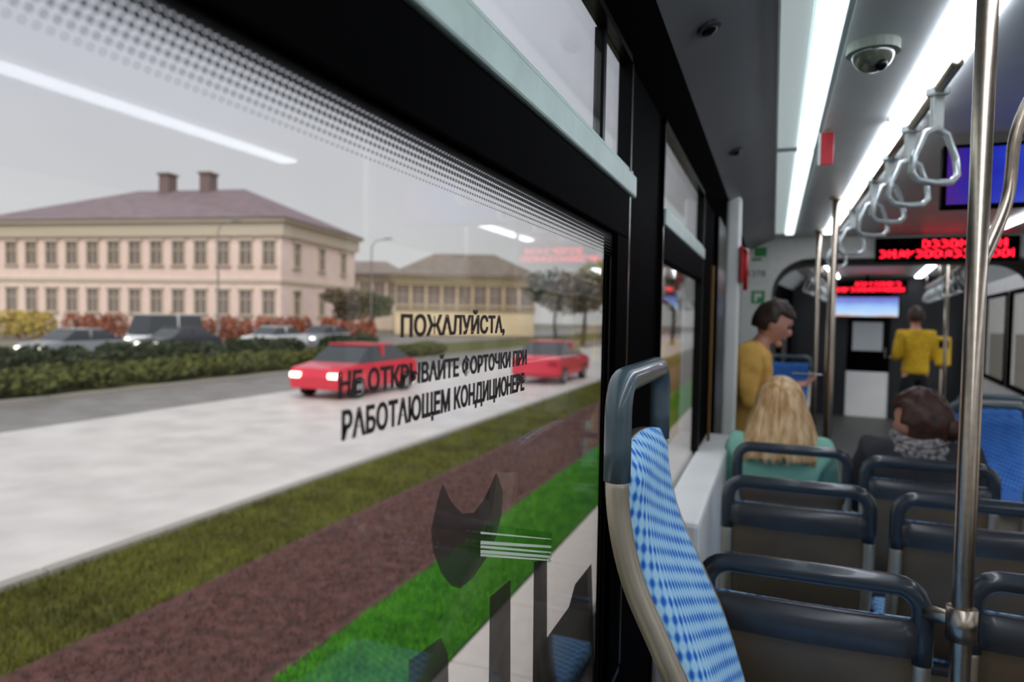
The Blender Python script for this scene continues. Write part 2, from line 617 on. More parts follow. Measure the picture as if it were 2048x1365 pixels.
strip_light(0.350, 0.450, -1.5, 2.65, 'wide bright ceiling light strip nearest the camera', M_LAMP, 3)
strip_light(0.350, 0.450, 2.72, 5.9, 'wide ceiling light strip further along behind the hanging straps', M_LAMP, 3)
strip_light(0.070, 0.132, -1.5, 3.0, 'slim pale ceiling light strip left of the wide one, nearer half', M_LAMP2, 2)
strip_light(0.070, 0.132, 3.06, 5.9, 'slim pale ceiling light strip, half reaching the white arch', M_LAMP2, 2)
for o_ in [q for q in COL.objects if q.name.startswith('ceiling_light') and 'slim' in q['label']]:
    hl_ = 2.23 if o_.location.y < 2 else 1.4
    put('ceiling_glow', B(-0.105, -0.036, -hl_, hl_, -0.005, 0.0, bev=0.002), emis('dim_ceiling_glow', (206, 220, 220), 0.42), o_)  # added glow that brightens the pale ceiling beside the slim light
strip_light(1.45, 1.53, -1.5, 2.6, 'slim ceiling light strip on the right side, seen only mirrored in the big pane', M_LAMP, 3)
strip_light(1.45, 1.53, 3.7, 5.9, 'slim ceiling light strip on the right side, its end visible by the arch', M_LAMP, 2)

# dome camera on ceiling
dp = at_depth(1700, 165, 1.96)
dc = empty('dome_camera', (0.215, 1.95, 2.2), label='round dome camera hanging from the grey ceiling beside the light strip', cat='camera')
put('base', cyl(bmesh.new(), (0, 0, -0.012), 0.062, 0.024), mat('dome_base', (150, 158, 146), 0.4), dc)
dbm = sphere(bmesh.new(), (0, 0, -0.022), (0.05, 0.05, 0.048), 24)
put('dome', dbm, mat('dome_cover', (88, 94, 80), 0.12, coat=0.6), dc, True)
put('lens', sphere(bmesh.new(), (0.015, -0.02, -0.058), 0.017), M_BLACKG, dc, True)
# small speaker/sensor on dark cove
for (yy, lab) in ((1.55, 'small dark round sensor on the sloping grey cove, nearer one'), (2.7, 'small dark round sensor on the sloping grey cove, further one')):
    s_ = empty('ceiling_sensor', (-0.15, yy, 2.133), label=lab, cat='sensor')
    s_.rotation_euler = (0, math.radians(-25), 0)
    put('rim', cyl(bmesh.new(), (0, 0, -0.004), 0.026, 0.008), mat('sensor_rim', (52, 54, 56), 0.4), s_)
    put('cap', sphere(bmesh.new(), (0, 0, -0.008), (0.018, 0.018, 0.010)), M_BLACKG, s_, True)
# red hanging tag & emergency hammer
rt = empty('warning_plate', (0.165, 2.75, 2.2), label='small red and white plate hanging from the ceiling below the slim light', cat='sign')
put('plate', B(-0.022, 0.022, -0.004, 0.004, -0.13, -0.012, bev=0.003), mat('plate_red', (196, 40, 52), 0.4), rt)
put('plate_edge', B(-0.03, -0.022, -0.004, 0.004, -0.13, -0.012), M_WHITE, rt)
put('hanger', B(-0.012, 0.012, -0.003, 0.003, -0.014, 0.0), M_CHROME, rt)
hm = empty('emergency_hammer', (-0.165, 3.64, 1.78), label='red emergency hammer in its holder on the white post', cat='hammer')
put('holder', B(-0.002, 0.018, -0.035, 0.035, -0.09, 0.09, bev=0.005), mat('hammer_red', (178, 26, 34), 0.4), hm)
put('handle', tube(bmesh.new(), [(0.028, 0, -0.13), (0.028, 0, 0.07)], 0.012), mat('hammer_red', (178, 26, 34)), hm, True)
put('head', tube(bmesh.new(), [(0.028, -0.035, 0.07), (0.028, 0.035, 0.07)], [0.010, 0.013]), M_CHROME, hm, True)

# ------------------------------------------------------------------ white arch portal at the joint
PY0, PY1 = 6.30, 6.42


def arch_poly(x0, x1, z0, z1, r, n=8):
    pts = [(x0, z0)]
    for k in range(n + 1):
        a = PI - k / n * PI / 2
        pts.append((x0 + r + r * math.cos(a), z1 - r + r * math.sin(a)))
    for k in range(n + 1):
        a = PI / 2 - k / n * PI / 2
        pts.append((x1 - r + r * math.cos(a), z1 - r + r * math.sin(a)))
    pts.append((x1, z0))
    return pts


def portal(bm, xo0, xo1, zo, inner, ya, yb):
    outer = []
    n = len(inner)
    for (x, z) in inner:
        cx, cz = (inner[0][0] + inner[-1][0]) / 2, 1.6
        if z <= 0.001:
            outer.append((xo0 if x < cx else xo1, 0))
            continue
        dx, dz = x - cx, z - cz
        kx = ((xo0 if dx < 0 else xo1) - cx) / dx if abs(dx) > 1e-4 else 1e9
        kz = (zo - cz) / dz if dz > 1e-4 else 1e9
        k = min(kx, kz)
        outer.append((cx + dx * k, cz + dz * k))
    rows = []
    for (pl, y) in ((inner, ya), (outer, ya), (outer, yb), (inner, yb)):
        rows.append([bm.verts.new((p[0], y, p[1])) for p in pl])
    for j in range(4):
        a, b = rows[j], rows[(j + 1) % 4]
        for i in range(n - 1):
            bm.faces.new((a[i], a[i + 1], b[i + 1], b[i]))
    bmesh.ops.recalc_face_normals(bm, faces=bm.faces)
    return bm


inner = arch_poly(-0.02, 2.0, 0, 2.03, 0.30)
st('trim_7', portal(bmesh.new(), XL, XR, 2.25, inner, PY0, PY1), mat('arch_white', (236, 238, 232), 0.4, var=0.06))
inner2 = arch_poly(0.0, 1.99, 0, 2.00, 0.30)
for k in range(6):
    st('trim_%d' % (8 + k), portal(bmesh.new(), -0.32 + 0.01 * k, 2.12 + 0.01 * k, 2.25, inner2, PY1 + k * 0.07, PY1 + k * 0.07 + 0.05), mat('bellows_grey', (70, 72, 72), 0.7))
st('floor', B(XL, XR, Y1, 7.0, -0.05, 0), M_FLOOR)

# stickers on the arch
GRN = mat('sticker_green', (60, 150, 84), 0.5)
STW = mat('sticker_white', (226, 228, 222), 0.5)


def xy_text(parent, s, x, y, z, wd, ht, m, name='text_line'):
    me = fit_text(text_mesh(s, 0.1, 0.0005), wd, ht)
    o = put(name, me, m, parent)
    o.matrix_local = Matrix(((1, 0, 0, x), (0, 0, -1, y), (0, 1, 0, z), (0, 0, 0, 1)))
    return o


nb = empty('number_sticker', (-0.17, PY0, 1.89), label='white sticker with the number 31378 on the white arch', cat='sticker')
put('backing', B(-0.10, 0.12, -0.0015, 0, -0.085, 0.045), STW, nb)
xy_text(nb, '31378', 0, -0.003, 0.015, 0.19, 0.052, mat('number_grey', (58, 70, 62), 0.6))
gs = empty('exit_sticker', (-0.13, PY0, 1.70), label='small green and white square pictogram sticker below the number', cat='sticker')
gb = bmesh.new()
for a in ((-0.055, 0.055, -0.002, 0, 0.035, 0.055), (-0.055, 0.055, -0.002, 0, -0.055, -0.035), (-0.055, -0.03, -0.002, 0, -0.035, 0.035), (0.03, 0.055, -0.002, 0, -0.035, 0.035), (-0.005, 0.03, -0.002, 0, -0.035, 0.0)):
    box(gb, *a)
put('green_print', gb, GRN, gs)
put('backing', B(-0.052, 0.052, -0.001, 0, -0.052, 0.052), STW, gs)
g2 = empty('info_sticker', (-0.13, PY0, 2.08), label='green and white information sticker above the number on the arch', cat='sticker')
put('backing', B(-0.075, 0.075, -0.0015, 0, -0.075, 0.06), STW, g2)
put('green_print', B(-0.04, 0.06, -0.003, -0.0015, -0.03, 0.05, bev=0.0005), GRN, g2)
put('green_print', B(-0.06, 0.02, -0.003, -0.0015, -0.065, -0.042), GRN, g2)


# ------------------------------------------------------------------ LED displays and monitors
LED = emis('led_red', (255, 28, 52), 3.2)


def led_sign(loc, rz, W_, H_, nch, label, seed, dens=0.62):
    rnd = random.Random(seed)
    t = empty('led_display', loc, rz, label=label, cat='display')
    put('case', B(-W_ / 2 - 0.03, W_ / 2 + 0.03, 0.0, 0.05, -H_ / 2 - 0.02, H_ / 2 + 0.02, bev=0.006), M_BLACK, t)
    rows = 14
    p = H_ / rows
    cols = int(W_ / p)
    bm = bmesh.new()
    cw = 9
    for line in (0, 1):
        zt = H_ / 2 - line * 7.2 * p
        c0 = 0 if line else cols // 3
        c1 = cols if line else cols - 4
        ch = None
        for c in range(c0, c1):
            k = (c - c0) % 6
            if k == 0:
                pat = rnd.choice((((0, 1, 2, 3, 4, 5), (2,), (2,), (0, 1, 2, 3, 4, 5)), ((0, 1, 2, 3, 4, 5), (0, 5), (0, 5), (1, 2, 3, 4)), ((0, 1, 2, 3, 4, 5), (1,), (2, 3), (1,)), ((5,), (1, 2, 3, 4), (0, 3), (1, 2, 3, 4)), ((0, 5), (0, 2, 5), (0, 2, 5), (1, 3, 4))))
            if k >= 5:
                continue
            rowset = pat[min(k, 3)]
            for r_ in rowset:
                x = -W_ / 2 + (c + 0.5) * p
                z = zt - (r_ + 0.7) * p
                q = p * 0.44
                vs = [bm.verts.new((x + a * q, -0.002, z + b * q)) for a, b in ((-1, -1), (1, -1), (1, 1), (-1, 1))]
                bm.faces.new(vs)
    put('lit_dots', bm, LED, t)
    return t


led_sign((1.25, PY0 - 0.052, 2.088), 0, 0.92, 0.15, 12, 'large red dot matrix display across the top of the white arch', 3)


def gradient_screen(name, stops, strength, vert=False):
    m = bpy.data.materials.new(name)
    m.use_nodes = True
    n = m.node_tree
    b = n.nodes['Principled BSDF']
    b.inputs['Base Color'].default_value = (0, 0, 0, 1)
    b.inputs['Roughness'].default_value = 0.2
    t = n.nodes.new('ShaderNodeTexCoord')
    s = n.nodes.new('ShaderNodeSeparateXYZ')
    n.links.new(t.outputs['Generated'], s.inputs[0])
    r = n.nodes.new('ShaderNodeValToRGB')
    while len(r.color_ramp.elements) < len(stops):
        r.color_ramp.elements.new(0.5)
    for e_, (p, c) in zip(r.color_ramp.elements, stops):
        e_.position = p
        e_.color = lin(c)
    z = n.nodes.new('ShaderNodeTexNoise')
    z.inputs['Scale'].default_value = 3
    n.links.new(t.outputs['Generated'], z.inputs['Vector'])
    v = mathn(n, 'ADD', s.outputs['Z' if vert else 'X'], mathn(n, 'MULTIPLY', mathn(n, 'SUBTRACT', z.outputs[0], 0.5), 0.4))
    n.links.new(v, r.inputs[0])
    n.links.new(r.outputs[0], b.inputs['Emission Color'])
    b.inputs['Emission Strength'].default_value = strength
    return m


mo = empty('ceiling_monitor', (0.84, 2.95, 2.215), label='wide ceiling monitor glowing blue and violet at the upper right', cat='monitor')
put('case', B(-0.27, 0.27, 0.0, 0.05, -0.29, -0.055, bev=0.008), M_BLACK, mo)
put('screen', B(-0.255, 0.255, -0.003, 0.002, -0.275, -0.07), gradient_screen('blue_violet_screen', [(0.0, (70, 30, 130)), (0.2, (28, 32, 160)), (0.5, (36, 60, 190)), (0.75, (90, 40, 160)), (1.0, (120, 30, 110))], 0.9), mo)
for sx_ in (-0.15, 0.15):
    put('bracket', B(sx_ - 0.015, sx_ + 0.015, 0.01, 0.04, -0.06, 0.0), M_BLACK, mo)


# ------------------------------------------------------------------ seats
def seat_profile(ext=0.0):
    ctrl = [(0, 0, 0), (0.0, 0, -0.10), (0.004, 0, -0.20), (0.028, 0, -0.30), (0.075, 0, -0.40), (0.13, 0, -0.48 - ext * 0.2), (0.20, 0, -0.54 - ext)]
    return [(p.x, p.z) for p in smooth_path(ctrl, 5)]




def build_seat(fabric, handle_m=M_HANDLE, shell_m=M_SHELL, back_m=M_SHELLB, ext=0.0, gap=-0.05, inset=0.010, crown=0.0):
    """origin on the floor under the backrest, faces +Y, 0.43 wide, top 1.0 m"""
    root = empty('passenger_seat')
    PROF = seat_profile(ext)
    hw, r = 0.205, 0.018
    TOP = 1.0
    # handle: inverted U of thick plastic
    c = []
    top = TOP - r
    c += [(-hw, 0, top - 0.15), (-hw, 0, top - 0.10)]
    rr = 0.05
    for k in range(7):
        a = PI - k / 6 * PI / 2
        c.append((-hw + rr + rr * math.cos(a), 0, top - rr + rr * math.sin(a)))
    for k in range(7):
        a = PI / 2 - k / 6 * PI / 2
        c.append((hw - rr + rr * math.cos(a), 0, top - rr + rr * math.sin(a)))
    c += [(hw, 0, top - 0.10), (hw, 0, top - 0.15)]
    bm = tube(bmesh.new(), c, r + 0.003, 14)
    for v in bm.verts:
        v.co.z = v.co.z if v.co.z < TOP - 0.05 else TOP - 0.05 + (v.co.z - TOP + 0.05) * 1.0
    put('grab_handle', bm, handle_m, root, True)
    # side tubes of the metal frame
    for s in (-1, 1):
        pts = [(s * hw, p[0], top + p[1]) for p in PROF if p[1] < -0.13]
        pts += [(s * hw, 0.30, top - 0.565 - ext), (s * hw, 0.48, top - 0.565 - ext)]
        put('frame_tube', tube(bmesh.new(), pts, r, 14), M_TUBE, root, True)
    # backrest cushion swept along the profile
    wd = hw - inset
    prof = [p for p in PROF if p[1] <= gap and p[1] > -0.54 - ext]
    n = len(prof)
    bm = bmesh.new()
    uv = bm.loops.layers.uv.new('UVMap')
    NX = 14
    sh = bmesh.new()
    fr_, bk, sa, sb = [], [], [], []
    for i, (py_, pz) in enumerate(prof):
        t = i / (n - 1)
        j = max(1, min(n - 2, i))
        tx, tz = prof[j + 1][0] - prof[j - 1][0], prof[j + 1][1] - prof[j - 1][1]
        L = math.hypot(tx, tz)
        nx_, nz_ = -tz / L, tx / L
        thick = 0.032 * min(1, (t * 12 + 0.15)) * (1 if t < 0.95 else 0.7)
        ra, rb, rc, rd = [], [], [], []
        for k in range(NX + 1):
            u = -1 + 2 * k / NX
            edge = max(0.0, 1 - abs(u) ** 6)
            ins = wd * (1 - (0.10 if crown else 0.0) * max(0, 1 - t * 9) ** 2)
            th = thick * (0.25 + 0.75 * edge) - 0.012 * (1 - u * u)
            zz = top + pz + (crown * (1 - u * u) - 0.004 if t < 0.08 else 0)
            ra.append(bm.verts.new((u * ins, py_ + nx_ * (th + 0.006), zz + nz_ * (th + 0.006))))
            rb.append(bm.verts.new((u * ins, py_ - nx_ * 0.002, zz - nz_ * 0.002)))
            bulge = 0.012 * (1 - u * u) + (0.014 if 0.02 < t < 0.14 else 0)
            rc.append(sh.verts.new((u * ins, py_ - nx_ * 0.002, zz - nz_ * 0.002)))
            rd.append(sh.verts.new((u * ins, py_ - nx_ * (0.010 + bulge), zz - nz_ * (0.010 + bulge))))
        fr_.append(ra)
        bk.append(rb)
        sa.append(rc)
        sb.append(rd)

    def skin(b_, A, Bk):
        for i in range(n - 1):
            for k in range(NX):
                b_.faces.new((A[i][k], A[i + 1][k], A[i + 1][k + 1], A[i][k + 1]))
                b_.faces.new((Bk[i][k + 1], Bk[i + 1][k + 1], Bk[i + 1][k], Bk[i][k]))
            for k in (0, NX):
                b_.faces.new((A[i][k], Bk[i][k], Bk[i + 1][k], A[i + 1][k]))
        for i in (0, n - 1):
            for k in range(NX):
                b_.faces.new((A[i][k], A[i][k + 1], Bk[i][k + 1], Bk[i][k]))
        bmesh.ops.recalc_face_normals(b_, faces=b_.faces)
    skin(bm, fr_, bk)
    skin(sh, sa, sb)
    for f in bm.faces:
        for l in f.loops:
            l[uv].uv = (l.vert.co.x, l.vert.co.z)
    put('back_cushion', bm, fabric, root, True)
    for f in sh.faces:
        if f.calc_center_median().z < top - 0.135:
            f.material_index = 1
    put('back_shell', sh, [shell_m, back_m], root, True)
    # seat cushion and pan
    bm = B(-0.195, 0.195, 0.15, 0.55, top - 0.545 - ext, top - 0.495 - ext, bev=0.02)
    uv = bm.loops.layers.uv.new('UVMap')
    for f in bm.faces:
        for l in f.loops:
            l[uv].uv = (l.vert.co.x, l.vert.co.y)
    put('seat_cushion', bm, fabric, root, True)
    put('seat_pan', B(-0.2, 0.2, 0.13, 0.54, top - 0.575 - ext, top - 0.545 - ext, bev=0.008), shell_m, root)
    ped = bmesh.new()
    prism(ped, [(0.22, 0.0), (0.46, 0.0), (0.42, top - 0.575 - ext), (0.26, top - 0.575 - ext)], 'X', -0.06, 0.06)
    put('pedestal', ped, M_TUBE, root)
    return root


seat0 = build_seat(M_FABRIC, ext=0.2, gap=-0.105, inset=0.020, crown=0.018)
seat0.location = (-0.215, 1.225, 0.42)
seat0.rotation_euler = (0, 0, -PI / 2)
tag(seat0, 'blue dotted seat seen from its side against the window pillar, nearest the camera', 'seat', 'passenger seats')
st('floor', B(-0.295, 0.24, 0.80, 1.46, 0.0, 0.42, bev=0.01), mat('podium_grey', (60, 60, 62), 0.6))

SEATS = [
    (0.085, 1.52, 0, 1.0, 'charcoal seat back in the nearest row, left of the big steel pole'),
    (0.085, 2.30, 0, 1.0, 'charcoal seat back in the second row on the window side'),
    (0.085, 2.95, 0, 1.0, 'seat back behind the blonde passenger in the third row'),
    (0.600, 1.62, 0, 1.0, 'charcoal seat back at the bottom right corner, right of the steel pole'),
    (0.565, 2.28, 0, 1.0, 'charcoal seat back of the second row behind the steel pole'),
    (0.545, 2.86, 0, 1.0, 'seat back behind the brown-haired passenger in the third row'),
    (1.19, 3.30, 0, 0.90, 'lone grey-green seat back at the right edge, across the aisle'),
]
M_HAND2 = mat('grey_green_plastic', (120, 138, 130), 0.3, var=0.1, coat=0.2)
M_HANDD = mat('slate_plastic', (48, 56, 64), 0.25, var=0.15, coat=0.3)
seat1 = build_seat(M_FABRIC, M_HANDD)
tag(seat1, 'x', 'seat', 'passenger seats')
seat2 = build_seat(M_FABRIC, M_HANDD, gap=-0.11)
tag(seat2, 'x', 'seat', 'passenger seats')
for i, (x, y, rz, k, lab) in enumerate(SEATS):
    s = seat1 if i == 0 else seat2 if i == 2 else copy_tree(seat1)
    s.location = (x, y, 0)
    s.rotation_euler = (0, 0, rz)
    s.scale = (1, 1, k)
    s['label'] = lab
    if i == 6:
        for ch in s.children:
            if ch.name.startswith('grab_handle'):
                ch.data = ch.data.copy()
                ch.data.materials[0] = M_HAND2
# rear-facing deep-blue seats by the arch on the right
seatb = build_seat(M_FABRIC2)
seatb.location = (1.48, 5.75, 0)
seatb.rotation_euler = (0, 0, PI)
tag(seatb, 'deep blue seat facing the camera by the arch, aisle side', 'seat', 'passenger seats')
for (x, y, lab) in ((1.86, 5.15, 'deep blue seat facing the camera at the right edge, by the wall'), (1.30, 5.15, 'deep blue seat facing the camera, nearer one on the aisle')):
    s = copy_tree(seatb)
    s.location = (x, y, 0)
    s['label'] = lab


# ------------------------------------------------------------------ poles, rails and straps
def pole(x, y, z0, z1, r, label, tilt=0.0):
    t = empty('grab_pole', (x, y, z0), label=label, cat='pole')
    put('tube', tube(bmesh.new(), [(0, 0, 0), (0, 0, z1 - z0)], r, 20), M_CHROME, t, True)
    put('flange', cyl(bmesh.new(), (0, 0, 0.008), r * 1.9, 0.016), M_CHROME, t, True)
    put('flange', cyl(bmesh.new(), (0, 0, z1 - z0 - 0.008), r * 1.9, 0.016), M_CHROME, t, True)
    return t


p1 = pole(0.345, 1.475, 0, 2.2, 0.0175, 'thick steel pole rising past the nearest seat rows to the ceiling')
put('clamp', tube(bmesh.new(), [(-0.055, 0.035, 0.94), (-0.02, 0.02, 0.94), (0, 0, 0.94)], 0.015), M_CHROME, p1, True)
put('joint_collar', cyl(bmesh.new(), (0, 0, 0.94), 0.026, 0.06), M_CHROME, p1, True)
pole(0.31, 4.25, 0, 2.2, 0.0175, 'steel pole just right of the passenger in the mustard coat')
pole(0.31, 5.75, 0, 2.2, 0.0175, 'slim distant steel pole left of the mustard coat passenger\'s pole')
pole(1.06, 4.45, 0, 2.2, 0.016, 'thin pole beyond the thick one, beside the deep blue seats')
pole(1.46, 4.48, 0, 2.2, 0.015, 'thin dark pole near the right edge of the photo')
# bent branch that leaves the thick pole at the top
bp_ = empty('bent_grab_rail', (0.40, 1.60, 2.2), label='curved steel rail bending down from the ceiling right of the thick pole', cat='rail')
pts = smooth_path([(0.0, 0, 0.0), (0.035, 0.0, -0.03), (0.085, 0.0, -0.09), (0.095, 0.0, -0.16), (0.06, 0.0, -0.24), (0.03, 0.0, -0.33), (0.02, 0.0, -0.46), (-0.045, -0.10, -0.60)], 6)
put('tube', tube(bmesh.new(), pts, 0.011, 14), M_CHROME, bp_, True)
put('flange', cyl(bmesh.new(), (0.0, 0, -0.006), 0.024, 0.012), M_CHROME, bp_, True)


def rail_bar(x, y0, y1, z, label):
    t = empty('ceiling_rail', (x, y0, z), label=label, cat='rail')
    put('tube', tube(bmesh.new(), [(0, 0, 0), (0, y1 - y0, 0)], 0.014, 14), M_CHROME, t, True)
    k = 0.25
    while k < y1 - y0:
        put('bracket', tube(bmesh.new(), [(0, k, 0), (0, k, 2.2 - z)], 0.009, 10), M_CHROME, t, True)
        k += 1.5
    return t


rail_bar(0.410, 2.0, 6.1, 2.15, 'long steel rail under the ceiling beside the wide light strip')
M_STRAP = mat('strap_web', (196, 202, 198), 0.35, var=0.15)
M_RING = mat('clear_ring', (206, 214, 214), 0.12, 0.55, var=0.1)


def strap(loc, label, group, rz=0.0, sc=1.0):
    t = empty('hanging_strap', loc, rz, label=label, cat='strap handle', group=group)
    t.scale = (sc, sc, sc)
    bm = bmesh.new()
    for s in (-1, 1):
        box(bm, -0.014, 0.014, s * 0.004 - 0.0015, s * 0.004 + 0.0015, -0.085, 0.012)
    put('webbing', bm, M_STRAP, t)
    put('clip', B(-0.02, 0.02, -0.018, 0.018, -0.004, 0.02, bev=0.006), M_RING, t)
    ring = []
    for (a, b) in ((0, 0.0), (0.030, -0.012), (0.055, -0.065), (0.062, -0.105), (0.045, -0.122), (0, -0.126), (-0.045, -0.122), (-0.062, -0.105), (-0.055, -0.065), (-0.030, -0.012)):
        ring.append((a, 0, -0.078 + b))
    put('handle_loop', tube(bmesh.new(), ring, 0.0085, 10, closed=True), M_RING, t, True)
    return t


SP = 'hanging straps along the ceiling rail'
for i, (yy, rz, lab) in enumerate(((2.22, 0.55, 'hanging strap nearest the camera on the near ceiling rail'), (2.62, 0.5, 'second hanging strap on the near ceiling rail'), (3.05, 0.6, 'third hanging strap on the near ceiling rail'), (3.5, 0.5, 'fourth hanging strap on the near ceiling rail'), (4.4, 0.4, 'fifth hanging strap on the near ceiling rail'), (5.4, 0.5, 'last hanging strap on the near rail before the arch'))):
    strap((0.410, yy, 2.138), lab, SP, rz, 1.2)

# ------------------------------------------------------------------ far tram section (bends to the right beyond the joint)
sec = Matrix.Translation((0.9, 6.9, 0)) @ Matrix.Rotation(math.radians(-6.5), 4, 'Z')
SR = math.radians(-6.5)


def s2(x, y, z=0):
    return sec @ Vector((x, y, z))


def st2(name, bm, m):
    bm.transform(sec)
    return st(name, bm, m)


LEN2 = 5.2
ORD8 = ('first', 'second', 'third', 'fourth', 'fifth', 'sixth', 'seventh', 'eighth')
st2('floor', B(-1.2, 1.2, 0, LEN2, -0.05, 0), M_FLOOR)
c2 = bmesh.new()
box(c2, -1.0, 1.0, 0, LEN2, 2.2, 2.25)
st2('ceiling', c2, M_CEIL)
st2('trim_14', prism(bmesh.new(), [(-1.2, 2.0), (-1.0, 2.2), (-1.0, 2.25), (-1.25, 2.25), (-1.25, 2.0)], 'Y', 0, LEN2), M_CEILW)
st2('trim_15', prism(bmesh.new(), [(1.2, 2.0), (1.0, 2.2), (1.0, 2.25), (1.25, 2.25), (1.25, 2.0)], 'Y', 0, LEN2), M_CEILW)
for sgn, nm in ((-1, 'wall_left'), (1, 'wall_right')):
    bm = bmesh.new()
    xa, xb = (sgn * 1.2, sgn * 1.25) if sgn > 0 else (-1.25, -1.2)
    box(bm, xa, xb, 0, LEN2, 0, 0.85)
    box(bm, xa, xb, 0, LEN2, 1.85, 2.02)
    for (a, b) in ((0, 0.1), (1.65, 1.8), (3.3, 3.45), (4.9, LEN2)):
        box(bm, xa, xb, a, b, 0.85, 1.85)
    st2(nm, bm, M_WHITE if sgn > 0 else M_BLACK)
    for j, (a, b) in enumerate(((0.1, 1.65), (1.8, 3.3), (3.45, 4.9))):
        wn = empty('window_%d' % (6 + j + (3 if sgn > 0 else 0)), s2(sgn * 1.2, (a + b) / 2, 0.85), SR, kind='structure')
        h = (b - a) / 2
        bm = bmesh.new()
        for q in ((-0.02, 0.02, -h, -h + 0.04, 0, 1), (-0.02, 0.02, h - 0.04, h, 0, 1), (-0.02, 0.02, -h, h, 0, 0.04), (-0.02, 0.02, -h, h, 0.96, 1.0)):
            box(bm, *q)
        put('window_frame', bm, M_BLACK, wn)
        put('pane', B(-0.002, 0.002, -h + 0.04, h - 0.04, 0.04, 0.96), M_GLASS, wn)
# end wall with the cab door
bm = bmesh.new()
box(bm, -1.2, -0.38, LEN2 - 0.06, LEN2, 0, 2.2)
box(bm, 0.22, 1.2, LEN2 - 0.06, LEN2, 0, 2.2)
box(bm, -0.38, 0.22, LEN2 - 0.06, LEN2, 1.95, 2.2)
st2('wall_front', bm, mat('cab_dark', (36, 38, 42), 0.4))
dr = empty('door_1', s2(-0.08, LEN2 - 0.04, 0), SR, kind='structure')
put('door_leaf', B(-0.3, 0.3, 0, 0.03, 0.0, 0.72, bev=0.006), M_WHITE, dr)
put('door_leaf', B(-0.3, 0.3, 0, 0.03, 0.72, 1.05, bev=0.004), M_BLACK, dr)
put('door_pane', B(-0.22, 0.2, -0.004, 0.02, 1.05, 1.5), mat('door_white_glass', (206, 212, 216), 0.15), dr)
put('door_leaf', B(-0.3, 0.3, 0.005, 0.03, 1.05, 1.95), M_BLACKG, dr)
put('door_handle', tube(bmesh.new(), [(0.24, 0, 0.95), (0.24, -0.04, 0.95), (0.24, -0.04, 1.1), (0.24, 0, 1.1)], 0.008), M_CHROME, dr)
p_ = s2(-0.12, LEN2 - 0.75, 2.02)
led_sign(p_, SR, 0.98, 0.16, 12, 'smaller red dot matrix display deep in the far section above a pale screen', 9)
m2 = empty('ceiling_monitor', s2(-0.12, LEN2 - 0.6, 1.74), SR, label='pale blue glowing screen in the far section under the small red display', cat='monitor')
put('case', B(-0.44, 0.44, 0, 0.05, -0.17, 0.15, bev=0.008), M_BLACK, m2)
put('screen', B(-0.42, 0.42, -0.003, 0.001, -0.155, 0.135), gradient_screen('pale_blue_screen', [(0.0, (200, 150, 130)), (0.12, (190, 215, 240)), (0.5, (150, 190, 240)), (0.75, (120, 140, 215)), (1.0, (110, 110, 190))], 1.0, vert=True), m2)
put('bracket', B(-0.02, 0.02, 0.01, 0.04, 0.14, 0.46), M_BLACK, m2)
# lights and rails in far section
for j, x in enumerate((-0.55, 0.55)):
    t = empty('ceiling_light', s2(x, LEN2 / 2, 2.2), SR, label='light strip in the far tram section, %s one' % ('left' if j == 0 else 'right'), cat='ceiling light')
    put('housing', B(-0.06, 0.06, -2.3, 2.3, -0.012, 0.0), M_CEILW, t)
    for q in range(3):
        put('diffuser', B(-0.045, 0.045, -2.25 + q * 1.5, -0.80 + q * 1.5, -0.028, -0.012, bev=0.005), M_LAMP, t)
    r_ = empty('ceiling_rail', s2(-0.62 if j == 0 else 0.62, 0.2, 2.0), SR, label='steel ceiling rail in the far section, %s side' % ('left' if j == 0 else 'right'), cat='rail')
    put('tube', tube(bmesh.new(), [(0, 0, 0), (0, 4.3, 0)], 0.014, 12), M_CHROME, r_, True)
    for q in (0.3, 2.1, 4.0):
        put('bracket', tube(bmesh.new(), [(0, q, 0), (0, q, 0.2)], 0.009, 8), M_CHROME, r_, True)
    for q in range(8):
        pp = s2(-0.62 if j == 0 else 0.62, 0.4 + q * 0.5, 1.99)
        strap(pp, '%s hanging strap from the arch on the %s rail of the far section' % (ORD8[q], 'left' if j == 0 else 'right'), 'straps on the far %s rail' % ('left' if j == 0 else 'right'), SR + 0.35 * (1 if q % 2 else -1))
for (x, y, lab) in ((-0.85, 1.2, 'deep blue seat in the far section, seen past the mustard coat'), ):
    s = copy_tree(seatb)
    s.location = s2(x, y, 0.12)
    s.rotation_euler = (0, 0, SR + PI)
    s['label'] = lab
    st2('floor', B(-1.15, -0.6, 0.55, 1.35, 0, 0.12), M_FLOOR)
for (x, y, lab) in ((-0.45, 0.5, 'slim steel pole at the left of the far section doorway'), (0.55, 0.6, 'slim steel pole at the right of the far section')):
    p = s2(x, y)
    pole(p.x, p.y, 0, 2.2, 0.016, lab)
# validator
vd = empty('ticket_validator', s2(0.62, 1.6, 0), SR, label='yellow ticket validator on a post at the far section\'s right', cat='validator')
put('post', tube(bmesh.new(), [(0, 0, 0), (0, 0, 1.1)], 0.018), M_CHROME, vd, True)
put('body', B(-0.07, 0.07, -0.05, 0.04, 1.05, 1.36, bev=0.02), mat('validator_yellow', (224, 178, 20), 0.4), vd)
put('display', B(-0.045, 0.045, -0.053, -0.049, 1.24, 1.32), M_BLACKG, vd)


# ------------------------------------------------------------------ people
def eval_mesh(me, mods):
    o = bpy.data.objects.new('tmp', me)
    COL.objects.link(o)
    for (ty, kw) in mods:
        md = o.modifiers.new('m', ty)
        for k, v in kw.items():
            setattr(md, k, v)
    dg = bpy.context.evaluated_depsgraph_get()
    dg.update()
    r = bpy.data.meshes.new_from_object(o.evaluated_get(dg))
    bpy.data.objects.remove(o)
    return r


